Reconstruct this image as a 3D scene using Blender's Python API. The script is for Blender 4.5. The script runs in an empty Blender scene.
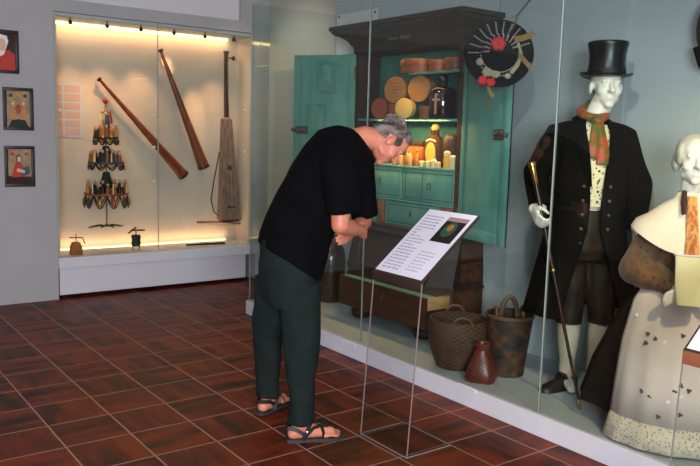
import bpy, bmesh, math, random
from mathutils import Vector, Matrix, Quaternion, noise
random.seed(7)
V = Vector
sc = bpy.context.scene
COL = sc.collection
PI = math.pi

# ------------------------------------------------------------------ camera
F = 770.787
yaw, pitch, roll = (math.radians(a) for a in (36.43928631, -7.34977528, 1.63473954))
EYE = V((0, 0, 1.6))
cf = V((math.sin(yaw)*math.cos(pitch), math.cos(yaw)*math.cos(pitch), math.sin(pitch)))
r0 = V((math.cos(yaw), -math.sin(yaw), 0)); u0 = r0.cross(cf)
cr = math.cos(roll)*r0 + math.sin(roll)*u0
cu = -math.sin(roll)*r0 + math.cos(roll)*u0
cam = bpy.data.cameras.new('camera'); co = bpy.data.objects.new('camera', cam); COL.objects.link(co)
m = Matrix((cr, cu, -cf)).transposed().to_4x4(); m.translation = EYE
co.matrix_world = m
cam.sensor_width = 36; cam.lens = 36*F/700; cam.clip_start = .05
sc.camera = co

def on(x, y, n, d):
    """point of the plane n.p = d seen at photo position x, y"""
    r = cf*F + cr*(x-350) - cu*(y-233)
    n = V(n)
    return EYE + r*((d - n.dot(EYE))/n.dot(r))
def onX(x, y, X): return on(x, y, (1, 0, 0), X)
def onY(x, y, Y): return on(x, y, (0, 1, 0), Y)
def onZ(x, y, Z): return on(x, y, (0, 0, 1), Z)

# ------------------------------------------------------------------ materials
def lin(c):
    return tuple(((v/255)/12.92 if v/255 <= .04045 else ((v/255+.055)/1.055)**2.4) for v in c)
class NT:
    def __init__(s, name):
        s.m = bpy.data.materials.new(name); s.m.use_nodes = True
        s.t = s.m.node_tree; s.t.nodes.clear()
        s.out = s.n('ShaderNodeOutputMaterial')
    def n(s, ty, **kw):
        nd = s.t.nodes.new(ty)
        for k, v in kw.items():
            if k.startswith('_'): setattr(nd, k[1:], v)
            else: nd.inputs[k.replace('0', ' ')].default_value = v
        return nd
    def l(s, a, b): s.t.links.new(a, b)
def rgba(c): return (*lin(c), 1)
def mat(name, col, rough=.6, metal=0, col2=None, scale=8, stretch=(1, 1, 1), bump=0, bscale=None, detail=4, contrast=(.35, .65), spec=.5, sheen=0, trans=0):
    k = NT(name)
    b = k.n('ShaderNodeBsdfPrincipled', Roughness=rough, Metallic=metal)
    b.inputs['Specular IOR Level'].default_value = spec
    if sheen: b.inputs['Sheen Weight'].default_value = sheen
    if trans: b.inputs['Transmission Weight'].default_value = trans
    b.inputs['Base Color'].default_value = rgba(col)
    k.l(b.outputs[0], k.out.inputs[0])
    if col2 or bump:
        tc = k.n('ShaderNodeTexCoord'); mp = k.n('ShaderNodeMapping')
        mp.inputs['Scale'].default_value = stretch
        k.l(tc.outputs['Object'], mp.inputs[0])
        nz = k.n('ShaderNodeTexNoise', Scale=scale, Detail=detail)
        k.l(mp.outputs[0], nz.inputs['Vector'])
        if col2:
            cr_ = k.n('ShaderNodeValToRGB')
            e = cr_.color_ramp.elements
            e[0].position, e[1].position = contrast
            e[0].color, e[1].color = rgba(col), rgba(col2)
            k.l(nz.outputs[0], cr_.inputs[0]); k.l(cr_.outputs[0], b.inputs['Base Color'])
        if bump:
            n2 = nz
            if bscale:
                n2 = k.n('ShaderNodeTexNoise', Scale=bscale, Detail=3); k.l(mp.outputs[0], n2.inputs['Vector'])
            bp = k.n('ShaderNodeBump', Strength=bump, Distance=.01)
            k.l(n2.outputs[0], bp.inputs['Height']); k.l(bp.outputs[0], b.inputs['Normal'])
    return k.m
def emit(name, col, s):
    k = NT(name); e = k.n('ShaderNodeEmission', Strength=s); e.inputs[0].default_value = rgba(col)
    k.l(e.outputs[0], k.out.inputs[0]); return k.m
def glass(name, tint, base=.035, rough=0.0, edge=.55):
    k = NT(name)
    lw = k.n('ShaderNodeLayerWeight', Blend=.5)
    p = k.n('ShaderNodeMath', _operation='POWER'); p.inputs[1].default_value = 4
    k.l(lw.outputs['Facing'], p.inputs[0])
    ma = k.n('ShaderNodeMath', _operation='MULTIPLY_ADD'); ma.inputs[1].default_value = edge; ma.inputs[2].default_value = base
    k.l(p.outputs[0], ma.inputs[0])
    t = k.n('ShaderNodeBsdfTransparent'); t.inputs[0].default_value = rgba(tint)
    g = k.n('ShaderNodeBsdfGlossy', Roughness=rough)
    mx = k.n('ShaderNodeMixShader')
    k.l(ma.outputs[0], mx.inputs[0]); k.l(t.outputs[0], mx.inputs[1]); k.l(g.outputs[0], mx.inputs[2])
    k.l(mx.outputs[0], k.out.inputs[0]); return k.m

def tile_mat():
    k = NT('red_clay_tile')
    T = .3335
    tc = k.n('ShaderNodeTexCoord')
    mp = k.n('ShaderNodeMapping'); mp.inputs['Location'].default_value = (-1.072/T+20, -3.797/T+20, 0); mp.inputs['Scale'].default_value = (1/T, 1/T, 1)
    k.l(tc.outputs['Object'], mp.inputs[0])
    fl = k.n('ShaderNodeVectorMath', _operation='FLOOR'); k.l(mp.outputs[0], fl.inputs[0])
    fr = k.n('ShaderNodeVectorMath', _operation='FRACTION'); k.l(mp.outputs[0], fr.inputs[0])
    # grout mask
    sx = k.n('ShaderNodeSeparateXYZ'); k.l(fr.outputs[0], sx.inputs[0])
    ds = []
    for a in ('X', 'Y'):
        s1 = k.n('ShaderNodeMath', _operation='SUBTRACT'); k.l(sx.outputs[a], s1.inputs[0]); s1.inputs[1].default_value = .5
        ab = k.n('ShaderNodeMath', _operation='ABSOLUTE'); k.l(s1.outputs[0], ab.inputs[0]); ds.append(ab)
    mxx = k.n('ShaderNodeMath', _operation='MAXIMUM'); k.l(ds[0].outputs[0], mxx.inputs[0]); k.l(ds[1].outputs[0], mxx.inputs[1])
    gm = k.n('ShaderNodeMapRange'); k.l(mxx.outputs[0], gm.inputs[0])
    gm.inputs['From Min'].default_value = .484; gm.inputs['From Max'].default_value = .489
    # checker parity decides the direction of the kiln flames
    sf = k.n('ShaderNodeSeparateXYZ'); k.l(fl.outputs[0], sf.inputs[0])
    ad = k.n('ShaderNodeMath', _operation='ADD'); k.l(sf.outputs['X'], ad.inputs[0]); k.l(sf.outputs['Y'], ad.inputs[1])
    md = k.n('ShaderNodeMath', _operation='MODULO'); k.l(ad.outputs[0], md.inputs[0]); md.inputs[1].default_value = 2
    wn = k.n('ShaderNodeTexWhiteNoise', _noise_dimensions='3D'); k.l(fl.outputs[0], wn.inputs['Vector'])
    ofs = k.n('ShaderNodeVectorMath', _operation='SCALE'); k.l(wn.outputs['Color'], ofs.inputs[0]); ofs.inputs['Scale'].default_value = 40
    def nz(s):
        sc_ = k.n('ShaderNodeVectorMath', _operation='MULTIPLY'); k.l(fr.outputs[0], sc_.inputs[0]); sc_.inputs[1].default_value = s
        a2 = k.n('ShaderNodeVectorMath', _operation='ADD'); k.l(sc_.outputs[0], a2.inputs[0]); k.l(ofs.outputs[0], a2.inputs[1])
        n = k.n('ShaderNodeTexNoise', Scale=1.0, Detail=3.0); k.l(a2.outputs[0], n.inputs['Vector']); return n
    n1, n2 = nz((.7, 3.6, 0)), nz((3.6, .7, 0))
    mx = k.n('ShaderNodeMix', _data_type='FLOAT')
    k.l(md.outputs[0], mx.inputs[0]); k.l(n1.outputs[0], mx.inputs[2]); k.l(n2.outputs[0], mx.inputs[3])
    ra = k.n('ShaderNodeValToRGB'); e = ra.color_ramp.elements
    e[0].position, e[0].color = .33, rgba((44, 19, 11)); e[1].position, e[1].color = .62, rgba((114, 42, 16))
    k.l(mx.outputs[0], ra.inputs[0])
    gc = k.n('ShaderNodeMix', _data_type='RGBA'); k.l(gm.outputs[0], gc.inputs[0]); k.l(ra.outputs[0], gc.inputs[6]); gc.inputs[7].default_value = rgba((158, 124, 104))
    b = k.n('ShaderNodeBsdfPrincipled'); k.l(gc.outputs[2], b.inputs['Base Color'])
    rr = k.n('ShaderNodeMapRange'); k.l(gm.outputs[0], rr.inputs[0]); rr.inputs['To Min'].default_value = .4; rr.inputs['To Max'].default_value = .8
    k.l(rr.outputs[0], b.inputs['Roughness'])
    b.inputs['Specular IOR Level'].default_value = .16
    bp = k.n('ShaderNodeBump', Strength=.35, Distance=.004, _invert=True); k.l(gm.outputs[0], bp.inputs['Height']); k.l(bp.outputs[0], b.inputs['Normal'])
    k.l(b.outputs[0], k.out.inputs[0]); return k.m

def weave_mat(name, c1, c2, su=60, sv=90, rough=.7, bump=.9, c3=None):
    """woven strips: object coordinates wrapped round the axis"""
    k = NT(name)
    tc = k.n('ShaderNodeTexCoord'); sx = k.n('ShaderNodeSeparateXYZ'); k.l(tc.outputs['Object'], sx.inputs[0])
    at = k.n('ShaderNodeMath', _operation='ARCTAN2'); k.l(sx.outputs['Y'], at.inputs[0]); k.l(sx.outputs['X'], at.inputs[1])
    cb = k.n('ShaderNodeCombineXYZ'); 
    for o, i, s in ((at.outputs[0], 'X', su/6.283), (sx.outputs['Z'], 'Y', sv)):
        q = k.n('ShaderNodeMath', _operation='MULTIPLY'); q.inputs[1].default_value = s; k.l(o, q.inputs[0]); k.l(q.outputs[0], cb.inputs[i])
    ck = k.n('ShaderNodeTexChecker', Scale=1.0); k.l(cb.outputs[0], ck.inputs['Vector'])
    ck.inputs['Color1'].default_value = rgba(c1); ck.inputs['Color2'].default_value = rgba(c2)
    nz = k.n('ShaderNodeTexNoise', Scale=9.0, Detail=4.0); k.l(tc.outputs['Object'], nz.inputs['Vector'])
    mm = k.n('ShaderNodeMapRange'); k.l(nz.outputs[0], mm.inputs[0]); mm.inputs['From Min'].default_value = .42; mm.inputs['From Max'].default_value = .58
    mx = k.n('ShaderNodeMix', _data_type='RGBA'); k.l(mm.outputs[0], mx.inputs[0]); k.l(ck.outputs[0], mx.inputs[6]); mx.inputs[7].default_value = rgba(c3 or c1)
    if not c3: mx.inputs[0].default_value = 0
    b = k.n('ShaderNodeBsdfPrincipled', Roughness=rough); k.l(mx.outputs[2], b.inputs['Base Color'])
    bp = k.n('ShaderNodeBump', Strength=bump, Distance=.006); k.l(ck.outputs['Fac'], bp.inputs['Height']); k.l(bp.outputs[0], b.inputs['Normal'])
    k.l(b.outputs[0], k.out.inputs[0]); return k.m

def dots_mat(name, ground, dot, scale, size=.28, ground2=None, rough=.8, sheen=.2, jitter=1.0, dot2=None):
    k = NT(name)
    tc = k.n('ShaderNodeTexCoord')
    vo = k.n('ShaderNodeTexVoronoi', Scale=scale, Randomness=jitter); k.l(tc.outputs['Object'], vo.inputs['Vector'])
    ra = k.n('ShaderNodeMapRange'); k.l(vo.outputs['Distance'], ra.inputs[0]); ra.inputs['From Min'].default_value = size; ra.inputs['From Max'].default_value = size+.06
    nz = k.n('ShaderNodeTexNoise', Scale=scale*.35, Detail=3.0); k.l(tc.outputs['Object'], nz.inputs['Vector'])
    rm = k.n('ShaderNodeValToRGB'); e = rm.color_ramp.elements; e[0].position, e[1].position = .4, .6
    e[0].color, e[1].color = rgba(ground), rgba(ground2 or ground); k.l(nz.outputs[0], rm.inputs[0])
    sp = k.n('ShaderNodeSeparateColor'); k.l(vo.outputs['Color'], sp.inputs[0])
    dm = k.n('ShaderNodeMix', _data_type='RGBA'); dm.inputs[6].default_value = rgba(dot); dm.inputs[7].default_value = rgba(dot2 or dot)
    gt = k.n('ShaderNodeMath', _operation='GREATER_THAN'); gt.inputs[1].default_value = .5; k.l(sp.outputs[0], gt.inputs[0]); k.l(gt.outputs[0], dm.inputs[0])
    mx = k.n('ShaderNodeMix', _data_type='RGBA'); k.l(ra.outputs[0], mx.inputs[0]); k.l(dm.outputs[2], mx.inputs[6]); k.l(rm.outputs[0], mx.inputs[7])
    b = k.n('ShaderNodeBsdfPrincipled', Roughness=rough); b.inputs['Sheen Weight'].default_value = sheen
    k.l(mx.outputs[2], b.inputs['Base Color']); k.l(b.outputs[0], k.out.inputs[0]); return k.m

M = {}
M['tile'] = tile_mat()
M['wall_grey'] = mat('wall_paint_grey', (166, 165, 165), .85, col2=(162, 161, 161), scale=1.5, bump=.05, bscale=220)
M['wall_blue'] = mat('vitrine_wall_paint', (168, 175, 180), .85, col2=(164, 172, 177), scale=1.5, bump=.05, bscale=220)
M['wall_beige'] = mat('side_wall_paint', (188, 180, 170), .85, col2=(184, 176, 166), scale=1.5)
M['door_grey'] = mat('door_paint', (160, 162, 160), .6)
M['ceiling'] = mat('ceiling_paint', (205, 205, 205), .9)
M['case_white'] = mat('case_white_paint', (205, 205, 210), .55, col2=(200, 200, 206), scale=2)
M['case_back'] = mat('case_back_linen', (216, 200, 184), .8, col2=(208, 192, 176), scale=3)
M['plinth'] = mat('plinth_white_lacquer', (214, 214, 222), .5, col2=(208, 209, 217), scale=2)
M['plinth_top'] = mat('plinth_top_grey', (176, 182, 186), .6, col2=(170, 177, 182), scale=2)
M['glass'] = glass('vitrine_glass', (243, 248, 246))
M['glass_edge'] = mat('glass_edge_green', (150, 162, 158), .15, spec=.8)
M['acrylic'] = glass('clear_acrylic', (246, 247, 247), .008, 0, .3)
M['acrylic_edge'] = mat('acrylic_polished_edge', (136, 122, 116), .15, spec=.8)
M['chrome'] = mat('chrome', (225, 225, 225), .15, 1)
M['black_metal'] = mat('black_metal', (22, 20, 20), .4, .3)
M['led'] = emit('led_strip', (255, 222, 150), 9)
M['led2'] = emit('led_strip_low', (255, 222, 150), 5)
M['lamp'] = emit('spot_lens', (255, 226, 175), 12)
M['downlight'] = emit('ceiling_lamp', (255, 240, 220), 6)
M['dark_wood'] = mat('dark_stained_oak', (32, 21, 15), .55, col2=(50, 33, 22), scale=5, stretch=(6, 1, 6), bump=.2, spec=.3)
M['cornice'] = mat('cornice_wood', (36, 30, 23), .6, col2=(52, 42, 31), scale=5, stretch=(6, 1, 6), bump=.15, spec=.3)
M['chest_wood'] = mat('chest_wood', (54, 29, 16), .55, col2=(82, 46, 27), scale=4, stretch=(5, 1, 8), bump=.15, spec=.3)
M['post_wood'] = mat('bare_post_wood', (118, 78, 48), .6, col2=(140, 96, 60), scale=6, stretch=(6, 6, 1))
M['raw_wood'] = mat('raw_pine', (168, 128, 78), .65, col2=(190, 150, 96), scale=6, stretch=(1, 6, 6))
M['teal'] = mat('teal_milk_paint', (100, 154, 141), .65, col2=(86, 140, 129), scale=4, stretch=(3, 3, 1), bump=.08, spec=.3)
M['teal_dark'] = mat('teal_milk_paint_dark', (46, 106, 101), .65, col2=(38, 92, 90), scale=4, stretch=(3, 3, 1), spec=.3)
M['teal_line'] = mat('teal_groove', (48, 92, 84), .7)
M['iron'] = mat('old_iron', (104, 94, 82), .45, .4, col2=(64, 56, 50), scale=30)
M['chip'] = mat('bent_wood_box', (128, 68, 38), .5, col2=(150, 86, 48), scale=7, stretch=(1, 1, 8))
M['chip_light'] = mat('pale_bent_wood', (172, 112, 62), .5, col2=(190, 130, 74), scale=7)
M['chip_yellow'] = mat('yellow_bent_wood', (228, 176, 92), .45, col2=(236, 190, 108), scale=7)
M['chip_red'] = mat('red_bent_wood', (140, 58, 34), .5, col2=(160, 74, 44), scale=7)
M['chip_mark'] = mat('branded_mark', (110, 62, 30), .6)
M['bottle_dark'] = mat('dark_bottle_glass', (34, 12, 14), .06, spec=.9)
M['bottle_cross'] = mat('cross_label', (196, 140, 96), .6)
M['amber'] = mat('amber_glass', (176, 98, 34), .12, spec=.8)
M['amber_dark'] = mat('brown_glass', (74, 48, 26), .1, spec=.8)
M['pale_glass'] = mat('honey_glass', (196, 150, 86), .1, spec=.8)
M['label_yellow'] = mat('yellow_label', (232, 180, 70), .5)
M['cork'] = mat('cork', (196, 160, 118), .8)
M['ivory'] = mat('ivory_pot', (226, 206, 160), .5)
M['jug'] = mat('brown_salt_glaze', (54, 36, 26), .22, col2=(42, 28, 20), scale=5, spec=.7)
M['olive_wood'] = mat('weathered_stick', (108, 92, 58), .7, col2=(86, 72, 46), scale=8)
M['basket'] = weave_mat('brown_weave', (82, 56, 34), (42, 28, 18), 44, 70)
M['basket_dark'] = weave_mat('birch_bark_weave', (88, 56, 34), (70, 44, 27), 14, 22, c3=(34, 29, 28), bump=.5)
M['vase'] = weave_mat('red_wicker', (112, 48, 30), (52, 18, 14), 24, 90, .35, 1.0)
M['handle_cane'] = mat('cane_handle', (88, 62, 38), .6)
M['black_cloth'] = mat('black_wool', (9, 9, 9), .9, col2=(13, 12, 11), scale=30, bump=.1, bscale=60, spec=.1)
M['coat'] = mat('dark_brown_black_coat', (12, 10, 9), .9, col2=(17, 14, 12), scale=6, spec=.1)
M['tshirt'] = mat('black_cotton', (7, 7, 8), .95, col2=(10, 10, 11), scale=10, bump=.25, bscale=14, spec=.08)
M['pants'] = mat('dark_green_grey_cotton', (24, 32, 30), .9, col2=(30, 38, 36), scale=12, bump=.6, bscale=9, spec=.12)
M['skin'] = mat('skin', (202, 122, 94), .5, col2=(212, 136, 108), scale=14)
M['hair'] = mat('grey_brown_hair', (52, 42, 37), .6, col2=(138, 126, 118), scale=12, stretch=(1, 1, 3), bump=.5, bscale=120)
M['brow'] = mat('eyebrow_hair', (110, 88, 74), .8)
M['eye'] = mat('eye', (230, 226, 220), .2)
M['sandal'] = mat('black_leather', (24, 21, 20), .5)
M['sole'] = mat('rubber_sole', (50, 46, 44), .7)
M['mannequin'] = mat('white_mannequin', (236, 228, 216), .45, col2=(230, 222, 210), scale=4)
M['silk_hat'] = mat('black_silk_plush', (10, 10, 10), .35, spec=.5, bump=.05, bscale=100)
M['ribbon_black'] = mat('hat_band', (6, 6, 6), .6)
M['scarf'] = mat('orange_green_silk', (168, 70, 26), .55, col2=(92, 88, 22), scale=16, contrast=(.44, .56), sheen=.1)
M['vest'] = dots_mat('cream_sprigged_vest', (222, 206, 168), (110, 92, 64), 46, .26, (230, 214, 178))
M['breeches'] = mat('brown_leather_breeches', (24, 16, 10), .6, col2=(44, 29, 17), scale=9, contrast=(.42, .6), bump=.2, spec=.3)
M['stocking'] = mat('cream_knit_stocking', (206, 192, 166), .85, col2=(196, 182, 156), scale=30, bump=.3, bscale=120)
M['shoe'] = mat('black_shoe_leather', (26, 22, 20), .45)
M['brass'] = mat('brass', (196, 160, 92), .3, 1)
M['cane_wood'] = mat('dark_red_cane', (36, 15, 12), .3, col2=(50, 20, 16), scale=10)
M['shawl'] = mat('white_linen', (238, 216, 194), .8, col2=(232, 208, 186), scale=5, bump=.15, bscale=16)
M['blouse'] = dots_mat('brown_calico', (112, 74, 40), (36, 33, 38), 40, .25, (84, 55, 32), dot2=(98, 48, 28))
M['apron'] = mat('pale_cotton_apron', (224, 204, 192), .85, col2=(214, 192, 182), scale=5, bump=.25, bscale=9)
M['lace'] = dots_mat('crochet_lace', (220, 202, 182), (150, 128, 112), 75, .28, (212, 194, 174))
M['embroidery'] = mat('grey_embroidery', (78, 70, 70), .8)
M['embroidery_white'] = mat('white_embroidery', (232, 222, 208), .8)
M['skirt'] = mat('dark_skirt', (22, 17, 13), .85, col2=(30, 23, 18), scale=6, bump=.3, bscale=8, spec=.15)
M['kerchief'] = mat('striped_kerchief', (190, 98, 44), .6, col2=(222, 160, 92), scale=7, stretch=(9, 9, .4), contrast=(.45, .55))
M['bodice'] = mat('dark_bodice_trim', (60, 26, 22), .6)
M['cream_cloth'] = mat('cream_cloth', (232, 218, 176), .8, col2=(226, 210, 166), scale=5, bump=.1)
M['grey_hair'] = mat('sculpted_grey_hair', (196, 188, 178), .6, col2=(176, 168, 158), scale=30, bump=.4, bscale=60)
M['paper'] = mat('white_paper', (238, 236, 244), .7)
M['paper_text'] = mat('printed_text', (168, 168, 192), .8)
M['photo_dark'] = mat('printed_photo_dark', (26, 24, 26), .4)
M['photo_green'] = mat('printed_photo_green', (38, 92, 62), .4)
M['photo_orange'] = mat('printed_photo_orange', (190, 110, 52), .4)
M['photo_pink'] = mat('printed_photo_pink', (170, 140, 140), .4)
M['tray'] = mat('dark_tray_edge', (58, 42, 36), .35)
M['wood_bar'] = mat('tray_copper_bar', (150, 92, 62), .3)
M['caption'] = mat('caption_card', (226, 226, 232), .7)
M['horn'] = mat('varnished_reddish_wood', (112, 52, 28), .28, col2=(140, 70, 38), scale=6, stretch=(3, 3, 1), spec=.6)
M['zither'] = mat('old_grey_brown_wood', (150, 124, 110), .4, col2=(104, 80, 70), scale=9, stretch=(8, 8, 1))
M['neck_wood'] = mat('dark_neck_wood', (48, 28, 20), .35)
M['pink_text'] = mat('pink_print', (212, 172, 158), .8)
M['clay'] = mat('ochre_wood', (176, 100, 40), .6, col2=(150, 80, 30), scale=14)
M['frame_wood'] = mat('picture_frame_wood', (38, 24, 24), .5)
M['gold'] = mat('gilt', (200, 150, 70), .35, .7)
M['red'] = mat('red_paint', (176, 40, 30), .5)
M['green'] = mat('moss_green', (46, 66, 40), .7)
M['dark_green'] = mat('dark_leaf_green', (24, 34, 26), .7)
M['white'] = mat('white_paint', (226, 220, 210), .6)
M['blue'] = mat('slate_blue', (58, 70, 92), .6)
M['flesh_paint'] = mat('painted_flesh', (214, 170, 140), .5)
M['red_flower'] = mat('red_felt_flower', (190, 30, 28), .7)
M['bead'] = mat('silver_bead', (206, 200, 186), .25, .6)
M['gold_ribbon'] = mat('gold_brocade', (140, 112, 62), .5, .3)
M['tuft'] = mat('dry_flower', (150, 136, 112), .8)
M['mask'] = mat('carved_dark_mask', (62, 34, 22), .5, col2=(34, 22, 18), scale=10)
M['pic_pale'] = mat('glass_painting_pale', (170, 150, 120), .3, col2=(140, 112, 82), scale=14)
M['pic_dark'] = mat('glass_painting_dark', (34, 26, 24), .3, col2=(58, 34, 28), scale=12)
M['sprig'] = mat('dry_twig', (96, 82, 74), .8)

# ------------------------------------------------------------------ mesh helpers
ORG = {}
def frame(axis):
    z = V(axis).normalized()
    x = z.cross(V((0, 0, 1)))
    if x.length < 1e-4: x = V((1, 0, 0))
    x.normalize(); return x, z.cross(x), z
class MB:
    def __init__(s): s.b = bmesh.new()
    def face(s, vs):
        try: return s.b.faces.new(vs)
        except ValueError: return None
    def box(s, lo, hi, bev=0):
        lo, hi = V(lo), V(hi)
        return s.obox((lo+hi)/2, (hi-lo), Matrix.Identity(3), bev)
    def obox(s, c, size, R=None, bev=0):
        R = R or Matrix.Identity(3); c = V(c); h = V(size)/2
        vs = [s.b.verts.new(c + R @ V((sx*h.x, sy*h.y, sz*h.z))) for sx in (-1, 1) for sy in (-1, 1) for sz in (-1, 1)]
        fs = [s.face([vs[i] for i in q]) for q in ((0, 1, 3, 2), (4, 6, 7, 5), (0, 4, 5, 1), (2, 3, 7, 6), (0, 2, 6, 4), (1, 5, 7, 3))]
        if bev:
            es = {e for f in fs for e in f.edges}
            bmesh.ops.bevel(s.b, geom=list(es), offset=bev, segments=2, affect='EDGES', profile=.5)
        return s
    def loft(s, rings, closed=True, cap=(True, True)):
        R = [[s.b.verts.new(V(p)) for p in r] for r in rings]
        n = len(R[0])
        for a, b in zip(R, R[1:]):
            for i in range(n if closed else n-1):
                j = (i+1) % n
                s.face([a[i], a[j], b[j], b[i]])
        if closed and cap[0]: s.face(R[0][::-1])
        if closed and cap[1]: s.face(R[-1])
        return s
    def tube(s, pts, rad, n=10, cap=True):
        pts = [V(p) for p in pts]
        if not hasattr(rad, '__len__'): rad = [rad]*len(pts)
        rings = []; px = None
        for i, p in enumerate(pts):
            d = (pts[min(i+1, len(pts)-1)] - pts[max(i-1, 0)]).normalized()
            if px is None: px, _, _ = frame(d)
            x = (px - d*px.dot(d)).normalized(); y = d.cross(x); px = x
            rings.append([p + (x*math.cos(t) + y*math.sin(t))*rad[i] for t in [2*PI*k/n for k in range(n)]])
        return s.loft(rings, True, (cap, cap))
    def cap(s, pts, rad, n=12):
        """tube with round ends (for fusing)"""
        s.tube(pts, rad, n)
        if not hasattr(rad, '__len__'): rad = [rad]*len(pts)
        s.ball(pts[0], (rad[0],)*3); s.ball(pts[-1], (rad[-1],)*3)
        return s
    def ball(s, c, r, R=None, nu=16, nv=10):
        R = R or Matrix.Identity(3); c = V(c)
        top = s.b.verts.new(c + R @ V((0, 0, r[2]))); bot = s.b.verts.new(c + R @ V((0, 0, -r[2])))
        rows = []
        for i in range(1, nv):
            a = PI*i/nv
            rows.append([s.b.verts.new(c + R @ V((r[0]*math.sin(a)*math.cos(2*PI*k/nu), r[1]*math.sin(a)*math.sin(2*PI*k/nu), r[2]*math.cos(a)))) for k in range(nu)])
        for k in range(nu):
            j = (k+1) % nu
            s.face([top, rows[0][k], rows[0][j]])
            for a, b in zip(rows, rows[1:]): s.face([a[k], b[k], b[j], a[j]])
            s.face([rows[-1][k], bot, rows[-1][j]])
        return s
    def lathe(s, prof, c=(0, 0, 0), axis=(0, 0, 1), n=28, sx=1, sy=1, cap=(True, True)):
        x, y, z = frame(axis); c = V(c)
        rings = [[c + (x*math.cos(t)*sx + y*math.sin(t)*sy)*max(r, 1e-4) + z*h for t in [2*PI*k/n for k in range(n)]] for r, h in prof]
        return s.loft(rings, True, cap)
    def prism(s, poly, o, ex, ey, en, th):
        """polygon poly in axes ex, ey at o, thickness th along en"""
        o, ex, ey, en = V(o), V(ex), V(ey), V(en)
        a = [o + ex*p[0] + ey*p[1] for p in poly]
        return s.loft([a, [p + en*th for p in a]])
    def build(s, name, m, parent=None, sharp=40, smooth=True, mesh_only=False):
        me = bpy.data.meshes.new(name)
        bmesh.ops.remove_doubles(s.b, verts=s.b.verts, dist=1e-6)
        bmesh.ops.recalc_face_normals(s.b, faces=s.b.faces)
        s.b.to_mesh(me); s.b.free()
        return link(me, name, m, parent, sharp, smooth)
    def fuse(s, name, m, parent=None, voxel=.008, it=6, subd=0, disp=0, dscale=9):
        me = bpy.data.meshes.new('t'); bmesh.ops.recalc_face_normals(s.b, faces=s.b.faces); s.b.to_mesh(me); s.b.free()
        o = bpy.data.objects.new('t', me); COL.objects.link(o)
        r = o.modifiers.new('r', 'REMESH'); r.mode = 'VOXEL'; r.voxel_size = voxel
        sm = o.modifiers.new('s', 'SMOOTH'); sm.iterations = it; sm.factor = .5
        dg = bpy.context.evaluated_depsgraph_get()
        nm = bpy.data.meshes.new_from_object(o.evaluated_get(dg))
        bpy.data.objects.remove(o); bpy.data.meshes.remove(me)
        nm.materials.clear()
        if disp:
            ns = [v.normal.copy() for v in nm.vertices]
            for v, n in zip(nm.vertices, ns):
                v.co += n*disp*noise.noise(V((v.co.x*dscale, v.co.y*dscale, v.co.z*dscale*.6)))
        return link(nm, name, m, parent, 180)
def link(me, name, m, parent, sharp=40, smooth=True):
    me.name = name
    o = bpy.data.objects.new(name, me); COL.objects.link(o)
    org = ORG.get(parent, V((0, 0, 0))) if parent else V((0, 0, 0))
    me.transform(Matrix.Translation(-org))
    ORG[o] = org
    if parent: o.parent = parent
    me.materials.append(M[m] if isinstance(m, str) else m)
    if smooth:
        for p in me.polygons: p.use_smooth = True
        if sharp < 180: me.set_sharp_from_angle(angle=math.radians(sharp))
    return o
def recenter(o, base):
    """object made of one mesh: move its origin to its base"""
    base = V(base); o.data.transform(Matrix.Translation(-base)); o.location = base; ORG[o] = base; return o
def tag(o, label, cat, group=None):
    o['label'] = label; o['category'] = cat
    if group: o['group'] = group
    return o
def thing(name, label, cat, loc=(0, 0, 0), group=None):
    o = bpy.data.objects.new(name, None); COL.objects.link(o); o.location = V(loc); ORG[o] = V(loc); o.empty_display_size = .1
    return tag(o, label, cat, group)
def struct(o): o['kind'] = 'structure'; return o
def rot_from(x, y, z): return Matrix((x, y, z)).transposed()
def lerp(a, b, t): return a + (b-a)*t

# ------------------------------------------------------------------ setting
ZP = .122           # top of the vitrine platform
XG = 3.25           # front glass
XW = 4.12           # vitrine back wall
struct(MB().box((-2.5, -2.5, -.1), (7, 9, 0)).build('floor', 'tile'))
struct(MB().box((-2.5, -2.5, 3.3), (7, 9, 3.4)).build('ceiling', 'ceiling'))
for nm, lo, hi in (('wall_end', (-2.5, 7.215, 0), (2.0, 7.9, 2.602)), ('wall_end_header', (-2.5, 7.215, 2.602), (3.985, 7.9, 2.713)), ('wall_end_right', (4.081, 7.243, 0), (4.35, 7.9, 3.3)), ('wall_end_jamb', (3.986, 7.216, .29), (4.21, 7.242, 2.712)),
                   ('wall_end_upper', (-2.5, 7.25, 2.713), (3.86, 7.9, 3.3)), ('wall_end_pier', (3.86, 7.216, 2.713), (4.21, 7.9, 3.3)), ('wall_end_niche', (2.0, 7.68, 0), (4.08, 7.9, 2.602))):
    struct(MB().box(lo, hi).build(nm, 'ceiling' if nm == 'wall_end_upper' else 'wall_grey', smooth=False))
struct(MB().box((4.205, 5.9, 0), (4.5, 7.225, 3.3)).build('wall_side', 'wall_beige', smooth=False))
struct(MB().box((XW, 2.84, 0), (4.45, 5.9, 3.3)).build('wall_right', 'wall_blue', smooth=False))
struct(MB().box((XW+.018, -2.5, 0), (4.45, 2.84, 3.3)).build('wall_right_near', 'wall_blue', smooth=False))
struct(MB().box((-2.6, -2.5, 0), (-2.5, 9, 3.3)).build('wall_left', 'wall_grey', smooth=False))
for nm, lo, hi in (('wall_rear', (-.1, -2.6, 0), (7, -2.5, 3.3)), ('wall_rear_left', (-2.6, -2.6, 0), (-2.3, -2.5, 3.3)), ('wall_rear_low', (-2.3, -2.6, 0), (-.1, -2.5, 1.0)), ('wall_rear_high', (-2.3, -2.6, 2.7), (-.1, -2.5, 3.3))):
    struct(MB().box(lo, hi).build(nm, 'wall_grey', smooth=False))
q = MB()
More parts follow.
